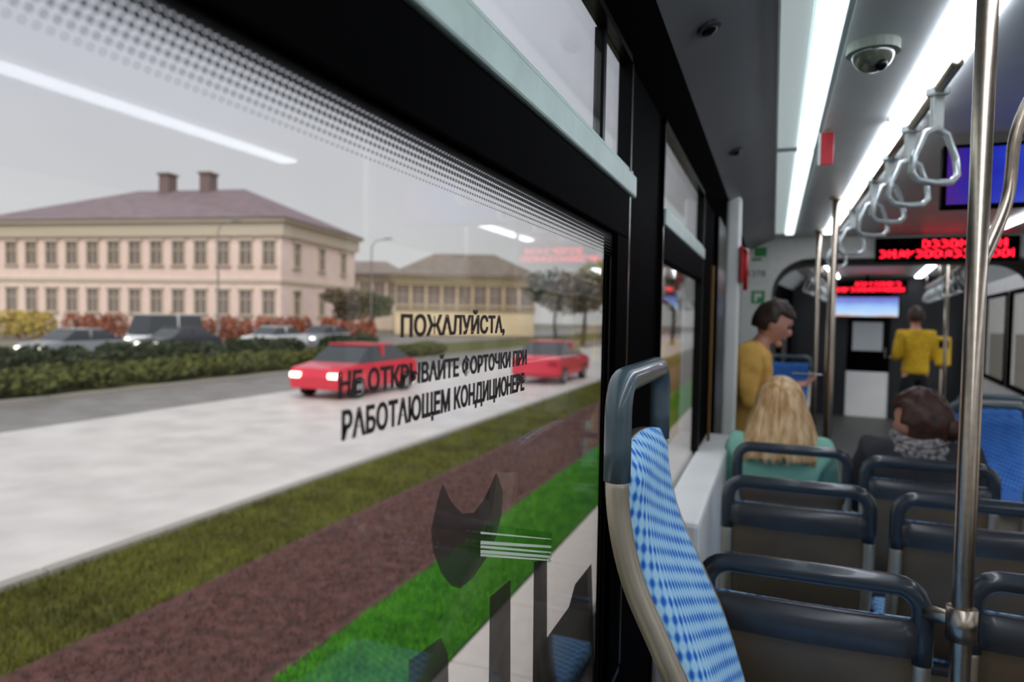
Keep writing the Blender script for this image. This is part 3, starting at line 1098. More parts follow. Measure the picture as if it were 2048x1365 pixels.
def skin_geo(chains, sub=2):
    """chains: list of lists of (Vector, radius); shared points are merged. First point of first chain is the root."""
    pts, rad, edges, idx = [], [], [], {}
    for ch in chains:
        prev = None
        for p, r in ch:
            key = (round(p[0], 4), round(p[1], 4), round(p[2], 4))
            if key not in idx:
                idx[key] = len(pts)
                pts.append(Vector(p))
                rad.append(r)
            i = idx[key]
            if prev is not None and prev != i:
                edges.append((prev, i))
            prev = i
    me = bpy.data.meshes.new('sk')
    me.from_pydata([tuple(p) for p in pts], edges, [])
    o = bpy.data.objects.new('tmp', me)
    COL.objects.link(o)
    md = o.modifiers.new('s', 'SKIN')
    md.use_smooth_shade = True
    for i, v in enumerate(me.skin_vertices[0].data):
        rr = rad[i]
        v.radius = rr if isinstance(rr, tuple) else (rr, rr)
        v.use_root = (i == 0)
    sb = o.modifiers.new('d', 'SUBSURF')
    sb.levels = sub
    sb.render_levels = sub
    dg = bpy.context.evaluated_depsgraph_get()
    dg.update()
    r = bpy.data.meshes.new_from_object(o.evaluated_get(dg))
    bpy.data.objects.remove(o)
    return r


def head_bm(bm, c, R):
    """head with brow, nose, chin and ears; R rotates a head facing +Y"""
    s = bmesh.ops.create_uvsphere(bm, u_segments=28, v_segments=20, radius=1)
    for v in s['verts']:
        x, y, z = v.co
        X, Y, Z = x * 0.075, y * 0.094, z * 0.115
        if z < 0:
            X *= 1 - 0.28 * min(1, -z) ** 1.3
            if y > 0:
                Y *= 1 - 0.10 * (-z)
            else:
                Y *= 1 - 0.35 * (-z)
        if y > 0.5:
            Y = min(Y, 0.088)
            if -0.1 < z < 0.22 and 0.2 < abs(x) < 0.6:
                Y -= 0.010
            if 0.2 < z < 0.38:
                Y += 0.004
        v.co = R @ Vector((X, Y, Z)) + c
    def add(p, r):
        q = bmesh.ops.create_uvsphere(bm, u_segments=12, v_segments=8, radius=1)
        for v in q['verts']:
            v.co = R @ (Vector((v.co.x * r[0], v.co.y * r[1], v.co.z * r[2])) + Vector(p)) + c
    add((0, 0.092, -0.018), (0.012, 0.018, 0.024))
    add((0, 0.084, -0.054), (0.024, 0.010, 0.007))
    add((0, 0.070, -0.092), (0.026, 0.020, 0.018))
    for sd in (-1, 1):
        add((sd * 0.075, -0.004, -0.010), (0.009, 0.018, 0.030))


def join_to_bm(bm, me):
    bm.from_mesh(me)


def hand_geo(bm, wrist, dirv, palmn, side, curl=0.6):
    """palm + 4 fingers + thumb; dirv along the hand, palmn out of the palm, side=+1 thumb on the left of dirv"""
    d = Vector(dirv).normalized()
    n = Vector(palmn)
    n = (n - d * n.dot(d)).normalized()
    s = d.cross(n).normalized() * side
    wrist = Vector(wrist)
    palm = wrist + d * 0.085
    chains = [[(wrist - d * 0.02, 0.024), (wrist + d * 0.03, (0.036, 0.018)), (palm, (0.038, 0.014))]]
    join_to_bm(bm, skin_geo(chains, 1))
    for k, ln in enumerate((0.068, 0.078, 0.072, 0.056)):
        b = palm - d * 0.015 + s * (0.030 - 0.020 * k)
        c1 = math.cos(curl * 0.5)
        s1 = math.sin(curl * 0.5)
        p1_ = b + (d * c1 + n * s1) * (0.015 + ln * 0.45)
        p2_ = p1_ + (d * math.cos(curl * 1.3) + n * math.sin(curl * 1.3)) * ln * 0.32
        p3_ = p2_ + (d * math.cos(curl * 2.0) + n * math.sin(curl * 2.0)) * ln * 0.25
        join_to_bm(bm, skin_geo([[(b, 0.0095), (p1_, 0.009), (p2_, 0.008), (p3_, 0.0068)]], 1))
    t0 = wrist + d * 0.03 + s * 0.025
    t1 = t0 + (d * 0.5 + s * 0.8 + n * 0.35).normalized() * 0.035
    t2 = t1 + (d * 0.9 + s * 0.25 + n * 0.5).normalized() * 0.032
    join_to_bm(bm, skin_geo([[(t0, 0.012), (t1, 0.011), (t2, 0.008)]], 1))


def remesh(bm, name, vox, smooth=4):
    me = bpy.data.meshes.new(name)
    bm.to_mesh(me)
    bm.free()
    return eval_mesh(me, [('REMESH', dict(mode='VOXEL', voxel_size=vox, use_smooth_shade=True)), ('SMOOTH', dict(iterations=smooth, factor=0.5))])


def person(loc, rz, J, skin_m, top_m, leg_m, shoe_m, label, head_rot, hair_fn, top_name='jacket', hands=True, palms=None, hood=False, coat_len=None):
    t = empty('person', loc, rz, label=label, cat='person')
    V = {k: Vector(v) for k, v in J.items()}
    R = head_rot
    bm = bmesh.new()
    mid = (V['pelvis'] + V['chest']) / 2
    base = [(V['pelvis'], (0.12, 0.09)), (mid, (0.10, 0.075)), (V['chest'], (0.105, 0.08)), (V['neck'], 0.05), (V['head'] - R @ Vector((0, 0.0, 0.06)), 0.052)]
    ch = [base]
    for s in ('L', 'R'):
        ch.append([(V['chest'], (0.105, 0.08)), (V['sh' + s], 0.045), (V['el' + s], 0.038), (V['wr' + s], 0.026)])
        ch.append([(V['pelvis'], (0.12, 0.09)), (V['hip' + s], 0.075), (V['kn' + s], 0.055), (V['an' + s], 0.038)])
        ft = V['an' + s] + Vector((0, 0.15, -0.055))
        ch.append([(V['an' + s], 0.038), (ft, (0.035, 0.025))])
    join_to_bm(bm, skin_geo(ch, 2))
    head_bm(bm, V['head'], R)
    if hands:
        for s, sd in (('L', 1), ('R', -1)):
            d = (V['wr' + s] - V['el' + s]).normalized()
            pn = Vector(palms[s]) if palms else Vector((0, 0, -1))
            hd = Vector(J.get('hd' + s, d))
            hand_geo(bm, V['wr' + s], hd, pn, sd if not palms else palms.get(s + 's', sd))
    body = put('body', remesh(bm, 'body', 0.0065), skin_m, t, True)
    # top garment
    bm = bmesh.new()
    e_ = 0.022
    lo = V['pelvis'] - Vector((0, 0, 0.06))
    if coat_len:
        lo = V['pelvis'] - Vector((0, 0, coat_len))
    ch = [[(lo, (0.17, 0.13)), (V['pelvis'], (0.165, 0.13)), (mid, (0.15, 0.12)), (V['chest'], (0.165, 0.125)), (V['neck'] - Vector((0, 0, 0.015)), 0.066)]]
    for s in ('L', 'R'):
        wv = V['wr' + s] + (V['wr' + s] - V['el' + s]).normalized() * 0.0
        ch.append([(V['chest'], (0.165, 0.125)), (V['sh' + s], 0.078), (V['el' + s], 0.058), (wv, 0.042)])
    join_to_bm(bm, skin_geo(ch, 2))
    nb_ = V['neck'] - Vector((0, -0.01, 0.075))
    join_to_bm(bm, skin_geo([[(V['shL'], 0.070), (nb_, (0.072, 0.072)), (V['shR'], 0.070)], [(nb_, (0.072, 0.072)), (V['chest'], (0.15, 0.11))]], 2))
    if hood:
        hc = V['neck'] + Vector((0, -0.03, -0.055))
        tube(bm, [hc + Vector((math.cos(a) * 0.11, math.sin(a) * 0.085 + 0.03, 0.02 * math.sin(3 * a))) for a in [k * 2 * PI / 16 for k in range(16)]], 0.040, 10, closed=True)
    g = put(top_name, remesh(bm, top_name, 0.009), top_m, t, True)
    # folds
    from mathutils import noise
    for v in g.data.vertices:
        v.co += v.normal * 0.006 * noise.noise(Vector((v.co.x * 14, v.co.y * 14, v.co.z * 22)))
    # trousers
    bm = bmesh.new()
    ch = [[(V['pelvis'] + Vector((0, 0, 0.04)), (0.145, 0.115)), (V['pelvis'], (0.15, 0.12))]]
    for s in ('L', 'R'):
        ch.append([(V['pelvis'], (0.15, 0.12)), (V['hip' + s], 0.098), (V['kn' + s], 0.070), (V['an' + s] + Vector((0, 0, 0.03)), 0.055)])
    join_to_bm(bm, skin_geo(ch, 2))
    put('trousers', remesh(bm, 'trousers', 0.011), leg_m, t, True)
    for s in ('L', 'R'):
        a = V['an' + s]
        bm = bmesh.new()
        join_to_bm(bm, skin_geo([[(a + Vector((0, -0.03, 0.0)), (0.045, 0.05)), (a + Vector((0, 0.02, -0.045)), (0.045, 0.042)), (a + Vector((0, 0.17, -0.058)), (0.042, 0.028))]], 2))
        put('shoe', bm, shoe_m, t, True)
    # eyes
    for s in (-1, 1):
        c = R @ Vector((s * 0.031, 0.076, 0.008)) + V['head']
        put('eye', sphere(bmesh.new(), c, 0.011, 10), mat('eye_dark', (36, 28, 24), 0.2), t, True)
    hair_fn(t, V['head'], R)
    return t


def cap_hair(m, thick=0.016, low=-0.02, wild=0.006):
    def f(t, c, R):
        bm = bmesh.new()
        s = bmesh.ops.create_uvsphere(bm, u_segments=40, v_segments=26, radius=1)
        from mathutils import noise
        kill = []
        for v in s['verts']:
            x, y, z = v.co
            if (y > 0.25 and z < 0.42) or (z < -0.55) or (y > -0.1 and z < -0.1):
                kill.append(v)
                continue
            nn = noise.noise(Vector((x * 5, y * 5, z * 2.5))) * wild * 2
            v.co = R @ Vector((x * (0.076 + thick + nn), (y - 0.03) * (0.095 + thick + nn), z * (0.113 + thick + nn))) + c
        bmesh.ops.delete(bm, geom=kill, context='VERTS')
        me = bpy.data.meshes.new('hair')
        bm.to_mesh(me)
        bm.free()
        me = eval_mesh(me, [('SOLIDIFY', dict(thickness=0.02, offset=-1)), ('SUBSURF', dict(levels=1, render_levels=1))])
        put('hair', me, m, t, True)
    return f


def long_hair(m, length=0.30, wide=0.155):
    def f(t, c, R):
        from mathutils import noise
        bm = bmesh.new()
        NA, NT = 110, 26
        grid = []
        for j in range(NT + 1):
            tt = j / NT
            row = []
            for i in range(NA + 1):
                a = -PI * 1.28 + (i / NA) * PI * 1.56 + PI / 2 - PI * 0.0
                # angle measured so that -pi/2 is the back of the head
                a = -PI / 2 + (i / NA - 0.5) * 2 * PI * 0.76
                if tt < 0.42:
                    ph = tt / 0.42 * PI / 2
                    r_ = math.sin(ph) * 1.0
                    z = math.cos(ph) * 0.128
                    rx, ry = 0.098 * r_, 0.112 * r_
                else:
                    q = (tt - 0.42) / 0.58
                    z = -q * length
                    rx = 0.098 + (wide - 0.098) * (q ** 0.8)
                    ry = 0.112 + 0.03 * q
                ridge = noise.noise(Vector((a * 9, 0.0, tt * 0.6))) * 0.008 * min(1, tt * 2) + noise.noise(Vector((a * 34, 3.0, tt * 0.8))) * 0.007
                parting = -0.010 * math.exp(-((a + PI / 2) / 0.12) ** 2)
                rr = 1 + (ridge + parting) / 0.1
                zz = z + (noise.noise(Vector((a * 12, 7, 0))) * 0.05 if j == NT else 0)
                row.append(bm.verts.new(R @ Vector((rx * rr * math.cos(a), ry * rr * math.sin(a) - 0.006, zz)) + c))
            grid.append(row)
        for j in range(NT):
            for i in range(NA):
                try:
                    bm.faces.new((grid[j][i], grid[j + 1][i], grid[j + 1][i + 1], grid[j][i + 1]))
                except ValueError:
                    pass
        bmesh.ops.remove_doubles(bm, verts=bm.verts, dist=0.0004)
        bmesh.ops.recalc_face_normals(bm, faces=bm.faces)
        me = bpy.data.meshes.new('hair')
        bm.to_mesh(me)
        bm.free()
        me = eval_mesh(me, [('SOLIDIFY', dict(thickness=0.012, offset=0))])
        put('hair', me, m, t, True)
    return f


SKIN = mat('skin', (214, 158, 136), 0.5, var=0.08)


def standing(h=1.66):
    k = h / 1.75
    J = dict(pelvis=(0, 0, 0.96), chest=(0, 0, 1.33), neck=(0, 0.01, 1.47), head=(0, 0.03, 1.62),
             shL=(-0.18, 0, 1.40), shR=(0.18, 0, 1.40), elL=(-0.22, 0.0, 1.12), elR=(0.22, 0.0, 1.12), wrL=(-0.14, 0.22, 1.12), wrR=(0.14, 0.22, 1.12),
             hipL=(-0.09, 0, 0.90), hipR=(0.09, 0, 0.90), knL=(-0.10, 0.02, 0.50), knR=(0.10, 0.02, 0.50), anL=(-0.11, -0.02, 0.09), anR=(0.11, -0.02, 0.09))
    return {a: Vector(b) * k for a, b in J.items()}


def seated():
    return dict(pelvis=(0, 0.0, 0.58), chest=(0, -0.02, 0.92), neck=(0, 0.0, 1.04), head=(0, 0.02, 1.17),
                shL=(-0.17, -0.01, 0.98), shR=(0.17, -0.01, 0.98), elL=(-0.21, 0.08, 0.74), elR=(0.21, 0.08, 0.74), wrL=(-0.09, 0.28, 0.70), wrR=(0.09, 0.28, 0.70),
                hipL=(-0.09, 0.04, 0.56), hipR=(0.09, 0.04, 0.56), knL=(-0.10, 0.42, 0.54), knR=(0.10, 0.42, 0.54), anL=(-0.11, 0.42, 0.10), anR=(0.11, 0.42, 0.10))


def rx(a):
    return Matrix.Rotation(math.radians(a), 3, 'X')


def rzm(a):
    return Matrix.Rotation(math.radians(a), 3, 'Z')


# the passenger in the mustard coat: stands sideways, head bowed over a phone
J = standing(1.66)
J['neck'] += Vector((0, 0.05, -0.02))
J['head'] += Vector((0, 0.09, -0.05))
J['chest'] += Vector((0, 0.01, 0))
J['wrL'] = Vector((-0.07, 0.22, 1.15))
J['wrR'] = Vector((0.07, 0.22, 1.15))
J['hdL'] = Vector((0.35, 0.9, 0.25))
J['hdR'] = Vector((-0.35, 0.9, 0.25))
man = person((-0.115, 3.95, 0), -PI / 2, J, SKIN, mat('mustard_cloth', (230, 180, 92), 0.85, var=0.18, scale=9), mat('dark_trousers', (44, 42, 46), 0.9), mat('dark_shoe', (24, 22, 22), 0.5),
             'passenger in a mustard coat standing sideways with bowed head, holding a phone', rx(-24), cap_hair(mat('dark_brown_hair', (54, 34, 24), 0.6, var=0.4, scale=60)), 'coat',
             palms={'L': (0.3, 0, 0.9), 'R': (-0.3, 0, 0.9), 'Ls': 1, 'Rs': -1}, coat_len=0.22)
ph = empty('phone', (0.175, 3.95, 1.215), -PI / 2, label='dark phone held in the hands of the mustard coat passenger', cat='phone')
pb = put('phone_body', B(-0.037, 0.037, -0.078, 0.078, -0.004, 0.004, bev=0.003), M_BLACKG, ph)
put('screen', B(-0.034, 0.034, -0.072, 0.072, 0.004, 0.0046), gradient_screen('phone_screen', [(0, (90, 100, 120)), (1, (150, 160, 180))], 0.5), ph)

# blonde passenger, seen from behind
J = seated()
for k in J:
    J[k] = Vector(J[k])
for k in J:
    if k not in ('head', 'anL', 'anR', 'knL', 'knR', 'hipL', 'hipR', 'pelvis'):
        J[k] = J[k] - Vector((0, 0, 0.035))
J['head'] = Vector((0.0, 0.03, 1.125))
person((0.04, 3.20, 0), 0, J, SKIN, mat('teal_hoodie', (158, 222, 200), 0.9, var=0.2, scale=10), mat('jeans', (60, 74, 104), 0.9), mat('dark_shoe', (24, 22, 22)),
       'seated passenger with long straight blonde hair and a pale teal hoodie, seen from behind', rx(-8), long_hair(mat('blonde_hair', (244, 212, 164), 0.42, rgb2=(186, 138, 82), scale=42, stretch=(1, 1, 0.07)), 0.24, 0.175), 'hoodie', hood=True)

# brown-haired passenger with the head turned left
J = seated()
J['head'] = (0.0, 0.02, 1.10)


def bun_hair(m):
    base = cap_hair(m, 0.032, wild=0.008)

    def f(t, c, R):
        base(t, c, R)
        bm = sphere(bmesh.new(), R @ Vector((0.02, -0.125, -0.01)) + c, (0.042, 0.04, 0.042), 20)
        from mathutils import noise
        for v in bm.verts:
            v.co += (v.co - (R @ Vector((0.02, -0.125, -0.01)) + c)) * 0.15 * noise.noise(v.co * 40)
        put('hair_bun', bm, m, t, True)
        put('hair_back', sphere(bmesh.new(), R @ Vector((0, -0.06, -0.075)) + c, (0.064, 0.05, 0.05), 20), m, t, True)
    return f


br = person((0.555, 3.10, 0), 0, J, SKIN, mat('charcoal_jacket', (52, 52, 58), 0.85, var=0.2), mat('dark_trousers', (44, 42, 46)), mat('dark_shoe', (24, 22, 22)),
            'seated passenger with brown hair in a low bun, head turned left, grey scarf', rzm(48), bun_hair(mat('chestnut_hair', (74, 38, 22), 0.5, rgb2=(40, 20, 14), scale=50)), 'jacket')
sc = bmesh.new()
for q in range(3):
    tube(sc, [(math.cos(a) * (0.100 - 0.008 * q), math.sin(a) * 0.09 + 0.0, 0.985 + q * 0.026 + 0.01 * math.sin(2 * a + q)) for a in [k * 2 * PI / 18 for k in range(18)]], 0.024, 10, closed=True)
put('scarf', sc, mat('grey_scarf', (170, 164, 162), 0.9, rgb2=(70, 66, 70), scale=60), br, True)

# standing passenger in yellow
J = standing(1.70)
pp = s2(0.42, 2.5)
person((pp.x, pp.y, 0), SR + 0.4, J, SKIN, mat('yellow_cloth', (216, 172, 24), 0.8, var=0.2), mat('black_trousers', (24, 24, 28), 0.9), mat('dark_shoe', (24, 22, 22)),
       'distant standing passenger in a yellow jacket and dark trousers, back to the camera', rx(0), cap_hair(mat('dark_brown_hair', (54, 34, 24)), 0.02), 'jacket')

# ------------------------------------------------------------------ OUTSIDE
GZ = -0.80


def ground(name, x0, x1, y0, y1, z, m):
    return st(name, B(x0, x1, y0, y1, z - 0.2, z), m)


M_ASPH = mat('wet_asphalt', (206, 200, 196), 0.45, rgb2=(186, 180, 176), scale=1.2)
M_ASPHD = mat('darker_asphalt', (128, 122, 120), 0.5, rgb2=(110, 104, 102), scale=1.5)
M_PAVE = mat('pale_concrete', (220, 208, 200), 0.8, var=0.08, scale=8)
M_SOIL = mat('red_brown_mulch', (98, 62, 58), 0.95, rgb2=(66, 42, 36), scale=9, bump=0.8)
M_TURF = mat('turf_soil', (58, 112, 26), 0.95, rgb2=(40, 84, 16), scale=8)
M_OLIVE = mat('olive_turf', (92, 92, 30), 0.95, rgb2=(62, 62, 20), scale=6)
ground('ground', -160, 60, -30, 220, GZ - 0.12, mat('far_ground', (120, 112, 100), 0.9, var=0.15, scale=0.5))
ground('track_bed', -1.25, 3.4, -8, 90, GZ - 0.03, mat('track_dark', (56, 50, 48), 0.9, var=0.2, scale=6))
ground('lawn_base', -2.85, -1.95, -8, 90, GZ, M_TURF)
ground('planting_bed', -4.4, -2.85, -8, 90, GZ + 0.01, M_SOIL)
ground('verge_base', -5.75, -4.4, -8, 90, GZ, M_OLIVE)
ground('road', -13.6, -5.87, -8, 120, GZ - 0.08, M_ASPH)
ground('road_edge', -17.2, -13.6, -8, 120, GZ - 0.079, M_ASPHD)
ground('median_base', -25, -17.35, -8, 120, GZ, M_OLIVE)
ground('far_road', -38, -25.15, -8, 120, GZ - 0.08, M_ASPHD)
# platform slabs between track and lawn
plat = st('platform_edge', B(-1.93, -1.25, -3, 40, GZ - 0.2, GZ - 0.015), M_PAVE)
pm = None
for k in range(43):
    y = -3 + k
    if pm is None:
        pm = put('paving_slab', B(-1.92, -1.26, -3 + 0.006, -2 - 0.006, GZ - 0.03, GZ + 0.02, bev=0.008), M_PAVE, plat)
    else:
        c = pm.copy()
        COL.objects.link(c)
        c.location = (0, k, 0)
        c.parent = plat
# kerbs of the road
for (x, lab) in ((-5.81, 'near'), (-17.27, 'far')):
    kb = st('kerb', B(x - 0.05, x + 0.05, -4, 100, GZ - 0.2, GZ + 0.0), mat('kerb_grey', (150, 144, 136), 0.8))
    k0 = None
    for k in range(40):
        if k0 is None:
            k0 = put('kerb_stone', B(x - 0.065, x + 0.065, -4 + 0.01, -2 - 0.01, GZ - 0.1, GZ + 0.05, bev=0.012), mat('kerb_grey', (150, 144, 136)), kb)
        else:
            c = k0.copy()
            COL.objects.link(c)
            c.location = (0, 2 * k, 0)
            c.parent = kb


def blades(name, x0, x1, y0, y1, n, h, wd, m, label, cat='grass', dens=None):
    vs, fs = [], []
    rnd = random.Random(n + int(abs(x0) * 10))
    for i in range(n):
        x = rnd.uniform(x0, x1)
        y = y0 + (y1 - y0) * rnd.random() ** 1.6
        a = rnd.uniform(0, PI)
        hh = h * rnd.uniform(0.5, 1.2)
        dx, dy = math.cos(a) * wd, math.sin(a) * wd
        lx, ly = rnd.uniform(-0.5, 0.5) * hh, rnd.uniform(-0.5, 0.5) * hh
        b = len(vs)
        vs += [(x - dx, y - dy, GZ), (x + dx, y + dy, GZ), (x + lx, y + ly, GZ + hh)]
        fs.append((b, b + 1, b + 2))
    me = bpy.data.meshes.new(name)
    me.from_pydata(vs, [], fs)
    o = put(name, me, m)
    return tag(o, label, cat, kind='stuff')


blades('grass', -2.84, -1.96, 0.3, 26, 60000, 0.055, 0.006, mat('fresh_grass', (92, 172, 30), 0.8, rgb2=(60, 138, 18), scale=5), 'bright green lawn strip between the paving slabs and the brown bed')
blades('verge_grass', -5.70, -4.40, -1, 40, 60000, 0.07, 0.008, mat('olive_grass', (112, 112, 38), 0.9, rgb2=(78, 76, 24), scale=2), 'olive verge grass along the near edge of the road')
blades('dry_stalks', -4.30, -2.92, 0, 26, 26000, 0.05, 0.007, mat('dry_stalk', (116, 76, 62), 0.9, rgb2=(74, 46, 40), scale=6), 'reddish brown dry groundcover in the planting bed', 'groundcover')


def leaf_cloud(centers, n, size, rnd, flat=0.9):
    vs, fs = [], []
    for i in range(n):
        (cx, cy, cz, rx_, ry_, rz_) = rnd.choice(centers)
        while True:
            a, b, c = rnd.uniform(-1, 1), rnd.uniform(-1, 1), rnd.uniform(-1, 1)
            d = a * a + b * b + c * c
            if 0.25 < d < 1:
                break
        p = Vector((cx + a * rx_, cy + b * ry_, cz + c * rz_))
        q = Vector((rnd.gauss(0, 1), rnd.gauss(0, 1), rnd.gauss(0, 1))).normalized()
        t = q.orthogonal().normalized() * size * rnd.uniform(0.6, 1.3)
        s = q.cross(t) * 0.6
        k = len(vs)
        vs += [tuple(p - t), tuple(p + s), tuple(p + t), tuple(p - s)]
        fs.append((k, k + 1, k + 2, k + 3))
    me = bpy.data.meshes.new('leaves')
    me.from_pydata(vs, [], fs)
    return me


def bush(x, y, L, H, W_, m, label, n, seed, cat='shrub', group=None):
    rnd = random.Random(seed)
    t = empty('shrub', (x, y, GZ), label=label, cat=cat, group=group)
    cs = [(rnd.uniform(-W_ / 2, W_ / 2) * 0.5, -L / 2 + L * (k + 0.5) / 6, H * 0.5, W_ / 2, L / 9, H * rnd.uniform(0.4, 0.55)) for k in range(6)]
    put('foliage', leaf_cloud(cs, n, 0.10 + H * 0.02, rnd), m, t)
    bm = bmesh.new()
    for k in range(5):
        tube(bm, [(0, -L / 2 + L * (k + .5) / 5, 0), (rnd.uniform(-.2, .2), -L / 2 + L * (k + .5) / 5 + rnd.uniform(-.2, .2), H * 0.6)], [0.03, 0.012], 6)
    put('stems', bm, mat('bark', (70, 54, 42), 0.9), t)
    return t


GRN1 = mat('leaf_olive', (96, 98, 36), 0.8, rgb2=(60, 66, 24), scale=3)
GRN2 = mat('leaf_dark', (56, 68, 34), 0.8, rgb2=(36, 46, 22), scale=3)
ORG = mat('leaf_rust', (176, 96, 62), 0.8, rgb2=(120, 66, 44), scale=2)
YEL = mat('leaf_yellow', (204, 184, 84), 0.8, rgb2=(170, 140, 60), scale=2)
ORD = ('first', 'second', 'third', 'fourth', 'fifth', 'sixth', 'seventh', 'eighth')
k = 0
for (x, ys, H, m, lab) in ((-18.6, (8, 13, 18, 23, 28, 33.5), 0.75, GRN1, 'low olive shrub on the near side of the median'), (-23.3, (9, 15, 21, 27, 34), 1.05, GRN2, 'dark green shrub on the far side of the median')):
    for j, y in enumerate(ys):
        bush(x, y, 4.6, H, 2.2, m, lab + ', %s from the left' % ORD[j], 2600, 10 + k, group=lab + 's')
        k += 1
for j, px in enumerate((195, 320, 445, 570, 695)):
    p = at_depth(px, 640, 52)
    b_ = bush(p.x, p.y, 4.2, 2.0, 2.0, ORG, 'rust-coloured autumn shrub before the pink building, %s of the row from the left' % ORD[j], 2000, 40 + j, group='rust-coloured shrubs before the pink building')
    b_.rotation_euler = (0, 0, YAW + PI / 2)
p = at_depth(40, 640, 52)
b_ = bush(p.x, p.y, 5.2, 2.1, 2.0, YEL, 'yellow autumn shrub at the left edge of the row before the pink building', 2600, 60)
b_.rotation_euler = (0, 0, YAW + PI / 2)

# ---- buildings
cr_, sr_ = math.cos(YAW), math.sin(YAW)


def building(px0, px1, depth, py_eave, py_ridge, side, wallc, roofc, cornc, nwin, rows, label, wd=1.3, back=14.0, ridge_in=(0.24, 0.3), cornh=1.4, turn=0.0):
    A = at_depth(px0, 640, depth)
    Bq = at_depth(px1, 640, depth)
    mid = (A + Bq) / 2
    L = (Bq - A).to_2d().length
    he = at_depth((px0 + px1) / 2, py_eave, depth).z - GZ
    hr = at_depth((px0 + px1) / 2, py_ridge, depth + back * 0.4).z - GZ
    rz = YAW - turn
    t = empty('building', (mid.x, mid.y, GZ), rz, label=label, cat='building')
    wm = mat('wall_' + label[:9], wallc, 0.85, var=0.08, scale=1.5)
    put('wall', B(-L / 2, L / 2, 0, back, 0, he), wm, t)
    cm = mat('cornice_' + label[:9], cornc, 0.8, var=0.1)
    bm = bmesh.new()
    box(bm, -L / 2 - 0.3, L / 2 + 0.3, -0.3, back + 0.3, he - cornh, he - 0.3)
    box(bm, -L / 2 - 0.6, L / 2 + 0.6, -0.6, back + 0.6, he - 0.3, he)
    put('cornice', bm, cm, t)
    put('string_course', B(-L / 2 - 0.1, L / 2 + 0.1, -0.12, back + 0.1, he * 0.47, he * 0.47 + 0.3), cm, t)
    bm = bmesh.new()
    o_ = 0.8
    b4 = [bm.verts.new(p) for p in ((-L / 2 - o_, -o_, he), (L / 2 + o_, -o_, he), (L / 2 + o_, back + o_, he), (-L / 2 - o_, back + o_, he))]
    r1 = bm.verts.new((-L / 2 + L * ridge_in[0], back / 2, hr))
    r2_ = bm.verts.new((L / 2 - L * ridge_in[1], back / 2, hr))
    bm.faces.new((b4[0], b4[1], r2_, r1))
    bm.faces.new((b4[1], b4[2], r2_))
    bm.faces.new((b4[2], b4[3], r1, r2_))
    bm.faces.new((b4[3], b4[0], r1))
    bm.faces.new(list(reversed(b4)))
    put('roof', bm, mat('roof_' + label[:9], roofc, 0.7, var=0.25, scale=1.2), t)
    # windows
    step = L / nwin
    zt = [(he - cornh - 0.4 - wd * 1.9, he - cornh - 0.4), (he * 0.47 - 0.5 - wd * 2.0, he * 0.47 - 0.5)][:rows]
    w_proto = None
    for (z0, z1) in zt:
        for j in range(nwin):
            x = -L / 2 + (j + 0.5) * step
            if w_proto is None:
                h = z1 - z0
                bm = bmesh.new()
                for q in ((-wd / 2 - .10, -wd / 2, -0.14, 0.02, -0.1, h + 0.2), (wd / 2, wd / 2 + .10, -0.14, 0.02, -0.1, h + 0.2), (-wd / 2 - .18, wd / 2 + .18, -0.2, 0.02, h, h + 0.22), (-wd / 2 - .2, wd / 2 + .2, -0.22, 0.02, -0.15, 0), (-0.04, 0.04, -0.06, 0.0, 0, h), (-wd / 2, wd / 2, -0.06, 0.0, h * 0.62, h * 0.62 + 0.08)):
                    box(bm, *q)
                wf = put('window', bm, cm, t)
                pn = put('pane', B(-wd / 2, wd / 2, -0.03, -0.005, 0, h), mat('far_pane', (120, 104, 98), 0.25), wf)
                w_proto = (wf, pn)
                wf.location = (x, 0, z0)
            else:
                c = w_proto[0].copy()
                COL.objects.link(c)
                c.parent = t
                c.location = (x, 0, z0)
                d = w_proto[1].copy()
                COL.objects.link(d)
                d.parent = c
    # windows on the right end wall
    for (z0, z1) in zt:
        for j in range(3):
            c = w_proto[0].copy()
            COL.objects.link(c)
            c.parent = t
            c.location = (L / 2, 2.4 + j * 4.4, z0)
            c.rotation_euler = (0, 0, PI / 2)
            d = w_proto[1].copy()
            COL.objects.link(d)
            d.parent = c
    return t, he, hr, L


b1, he, hr, L = building(-90, 590, 57, 441, 376, 1, (240, 212, 200), (126, 106, 110), (200, 184, 162), 14, 2, 'long pink two-storey building with a dark hipped roof and beige cornice', turn=math.radians(11), ridge_in=(0.34, 0.27), wd=1.0)
for x in (-1.2, 3.0):
    bm = B(x - 0.5, x + 0.5, 6.2, 7.4, hr - 0.6, hr + 1.3 + 0.3 * x * 0.2)
    box(bm, x - 0.62, x + 0.62, 6.08, 7.52, hr + 1.3, hr + 1.5)
    put('chimney', bm, mat('chimney_brick', (120, 100, 96), 0.8), b1)
building(790, 1068, 78, 552, 508, 1, (232, 208, 168), (124, 110, 98), (176, 156, 124), 9, 1, 'yellowish building with a low grey roof behind the lettering', wd=1.4, back=10, cornh=0.8)
building(660, 800, 95, 548, 522, 1, (200, 178, 158), (130, 112, 104), (146, 130, 112), 5, 1, 'narrow beige building between the pink and the yellowish one', wd=1.4, back=10, cornh=0.8)


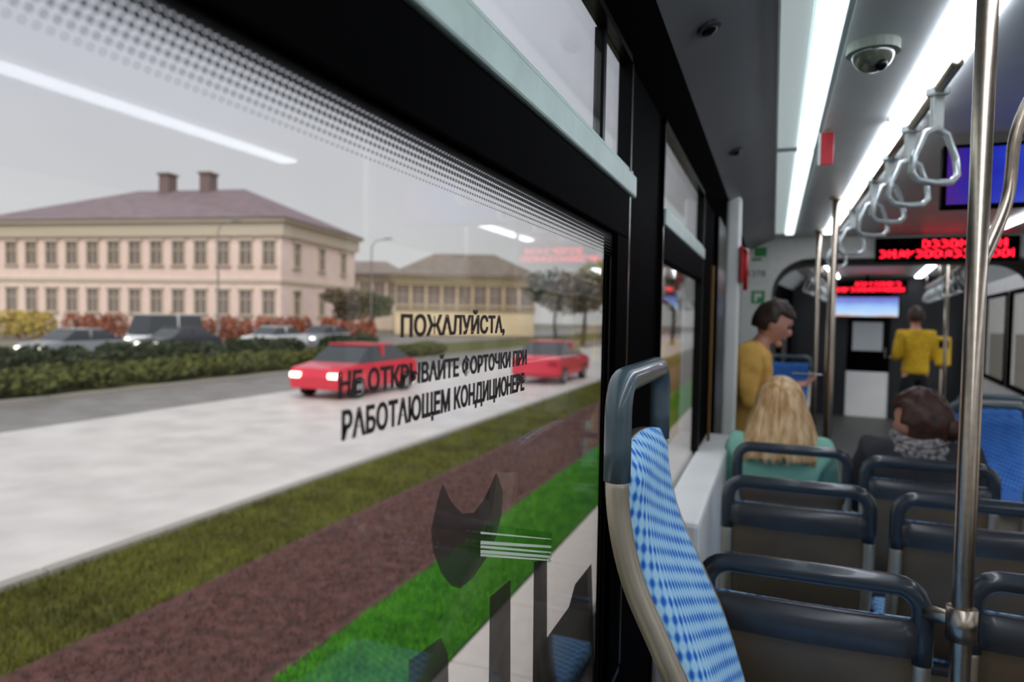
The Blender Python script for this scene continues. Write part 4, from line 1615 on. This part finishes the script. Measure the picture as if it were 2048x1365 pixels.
def tree(x, y, h, cr, m, label, n, seed):
    rnd = random.Random(seed)
    t = empty('tree', (x, y, GZ), label=label, cat='tree')
    bm = bmesh.new()
    tube(bm, smooth_path([(0, 0, 0), (rnd.uniform(-.2, .2), 0, h * 0.3), (rnd.uniform(-.3, .3), rnd.uniform(-.3, .3), h * 0.75)], 4), [0.22 - 0.02 * k for k in range(9)], 8)
    for k in range(7):
        a = rnd.uniform(0, 2 * PI)
        z = h * rnd.uniform(0.3, 0.65)
        tube(bm, [(0, 0, z), (math.cos(a) * cr * 0.7, math.sin(a) * cr * 0.7, z + h * 0.22)], [0.09, 0.02], 6)
    put('trunk', bm, mat('bark', (70, 54, 42)), t)
    cs = [(rnd.uniform(-.5, .5) * cr, rnd.uniform(-.5, .5) * cr, h * rnd.uniform(0.5, 0.85), cr * 0.55, cr * 0.55, h * 0.16) for k in range(9)]
    put('foliage', leaf_cloud(cs, n, 0.16, rnd), m, t)


for (px, dp_, h, crn, m, lab, sd_) in ((1112, 70, 7.2, 3.2, GRN2, 'dark tree right of the yellowish building', 1), (1165, 55, 6.2, 3.0, mat('leaf_brown', (120, 104, 80), 0.9, rgb2=(88, 76, 58), scale=2), 'brownish tree beside the window pillar', 2), (690, 56, 4.4, 1.8, mat('leaf_brown', (120, 104, 80)), 'brownish tree at the corner of the pink building', 3), (745, 70, 5.0, 2.0, GRN1, 'olive tree in front of the narrow beige building', 4),
                               (1215, 66, 8.0, 3.4, mat('leaf_lime', (168, 170, 60), 0.8, rgb2=(130, 130, 50), scale=2), 'yellow-green tree glimpsed at the right side of the big pane', 5), (1345, 60, 8.0, 4.2, mat('leaf_brown', (120, 104, 80)), 'bare brown tree seen through the second window', 6)):
    p = at_depth(px, 640, dp_)
    tree(p.x, p.y, h, crn, m, lab, 2600, sd_)


# ---- cars
def car(x, y, rz, paint, label, s=1.0, van=False, lights=True):
    t = empty('car', (x, y, GZ - 0.08), rz, label=label, cat='car')
    L, W_ = 4.3, 1.75
    roofz = 1.46 if not van else 2.1
    body = [(-2.1, 0.30), (-2.15, 0.62), (-2.05, 0.86), (-1.2 if not van else -1.9, 0.98), (1.55, 1.02), (2.05, 0.92), (2.12, 0.40), (2.0, 0.26), (1.75, 0.24), (-1.8, 0.24)]
    bm = prism(bmesh.new(), body, 'X', -W_ / 2, W_ / 2)
    bmesh.ops.bevel(bm, geom=[e_ for e_ in bm.edges if abs(e_.verts[0].co.x - e_.verts[1].co.x) < 0.01], offset=0.07, segments=2, affect='EDGES')
    put('body', bm, paint, t, False)
    gh = [(-1.25, 0.96), (-0.55, roofz - 0.03), (0.75, roofz), (1.65, 0.99)] if not van else [(-2.0, 0.96), (-1.6, roofz), (1.95, roofz), (2.02, 0.96)]
    bm = bmesh.new()
    for sd in (-1, 1):
        pass
    A = [bm.verts.new((-(W_ / 2 - (0.06 if z < 1.1 else 0.2)), yy, z)) for yy, z in gh]
    Bv = [bm.verts.new(((W_ / 2 - (0.06 if z < 1.1 else 0.2)), yy, z)) for yy, z in gh]
    for i in range(4):
        bm.faces.new((A[i], A[(i + 1) % 4], Bv[(i + 1) % 4], Bv[i]))
    bm.faces.new(A)
    bm.faces.new(Bv)
    bmesh.ops.recalc_face_normals(bm, faces=bm.faces)
    put('side_glass', bm, mat('car_glass', (44, 48, 54), 0.1), t)
    (ya, yb) = (gh[1][0], gh[2][0])
    put('roof', B(-W_ / 2 + 0.19, W_ / 2 - 0.19, ya - 0.02, yb + 0.02, roofz - 0.02, roofz + 0.03, bev=0.015), paint, t)
    for yy in ((ya + yb) / 2,):
        put('door_pillar', B(-W_ / 2 + 0.10, W_ / 2 - 0.10, yy - 0.04, yy + 0.04, 0.98, roofz - 0.02), paint, t)
    for sx_ in (-1, 1):
        for yy in (-1.32, 1.32):
            o = put('wheel', cyl(bmesh.new(), (sx_ * (W_ / 2 - 0.08), yy, 0.31), 0.31, 0.2, 'X', 20), mat('tyre', (26, 26, 27), 0.8), t)
            put('hubcap', cyl(bmesh.new(), (sx_ * (W_ / 2 + 0.022), yy, 0.31), 0.19, 0.02, 'X', 14), mat('hub_silver', (170, 170, 172), 0.3, 0.8), o)
        put('headlight', B(sx_ * 0.62 - 0.16, sx_ * 0.62 + 0.16, -2.19, -2.08, 0.60, 0.74, bev=0.02), emis('headlight', (255, 246, 226), 4.0) if lights else mat('lens_clear', (200, 200, 200), 0.1), t)
        put('tail_light', B(sx_ * 0.66 - 0.14, sx_ * 0.66 + 0.14, 2.06, 2.14, 0.68, 0.82, bev=0.02), mat('tail_red', (170, 20, 24), 0.2), t)
    return t


P_SIL = mat('paint_silver', (176, 178, 186), 0.25, 0.4, coat=0.5)
P_WHT = mat('paint_white', (222, 222, 224), 0.25, coat=0.5)
P_DRK = mat('paint_dark', (58, 60, 68), 0.2, coat=0.5)
P_BLU = mat('paint_blue_grey', (120, 132, 156), 0.25, 0.3, coat=0.5)
P_RED = mat('paint_red', (214, 44, 66), 0.25, coat=0.5)
P_YEL = mat('paint_yellow', (222, 190, 44), 0.3, coat=0.4)
for (x, y, p, lab, v) in ((-29, 15.5, P_BLU, 'blue-grey car at the left end of the far traffic', False), (-29, 21.5, P_SIL, 'silver car in the far traffic, second from the left', False), (-29.3, 27.5, P_DRK, 'dark car in the middle of the far traffic', False), (-29, 34.5, P_WHT, 'white car in the far traffic right of the dark one', False), (-29, 39.5, P_SIL, 'silver car at the right end of the far traffic', False), (-35, 19, P_YEL, 'yellow van on the far lane at the left', True), (-33.6, 30.5, P_WHT, 'white van on the far lane before the rust shrubs', True)):
    car(x, y, 0, p, lab, van=v)
car(-7.7, 24.5, PI, P_RED, 'red car on the near road beside the window pillar', lights=False)
car(-11.6, 17.5, 0, P_RED, 'red car on the far lane of the near road behind the lettering')
# lamp posts
for (px, dpp, lab) in ((436, 50, 'slender lamp post in front of the pink building'), (742, 60, 'slender lamp post right of the pink building')):
    p = at_depth(px, 640, dpp)
    t = empty('lamp_post', (p.x, p.y, GZ), label=lab, cat='lamp post')
    put('post', tube(bmesh.new(), [(0, 0, 0), (0, 0, 8.2)], [0.09, 0.05], 10), mat('post_grey', (130, 124, 122), 0.6), t)
    put('arm', tube(bmesh.new(), smooth_path([(0, 0, 8.1), (0.4, 0, 8.6), (1.5, 0, 8.8)], 5), 0.04, 8), mat('post_grey', (130, 124, 122)), t)
    put('lamp_head', B(1.3, 2.0, -0.12, 0.12, 8.74, 8.86, bev=0.03), mat('post_grey', (130, 124, 122)), t)
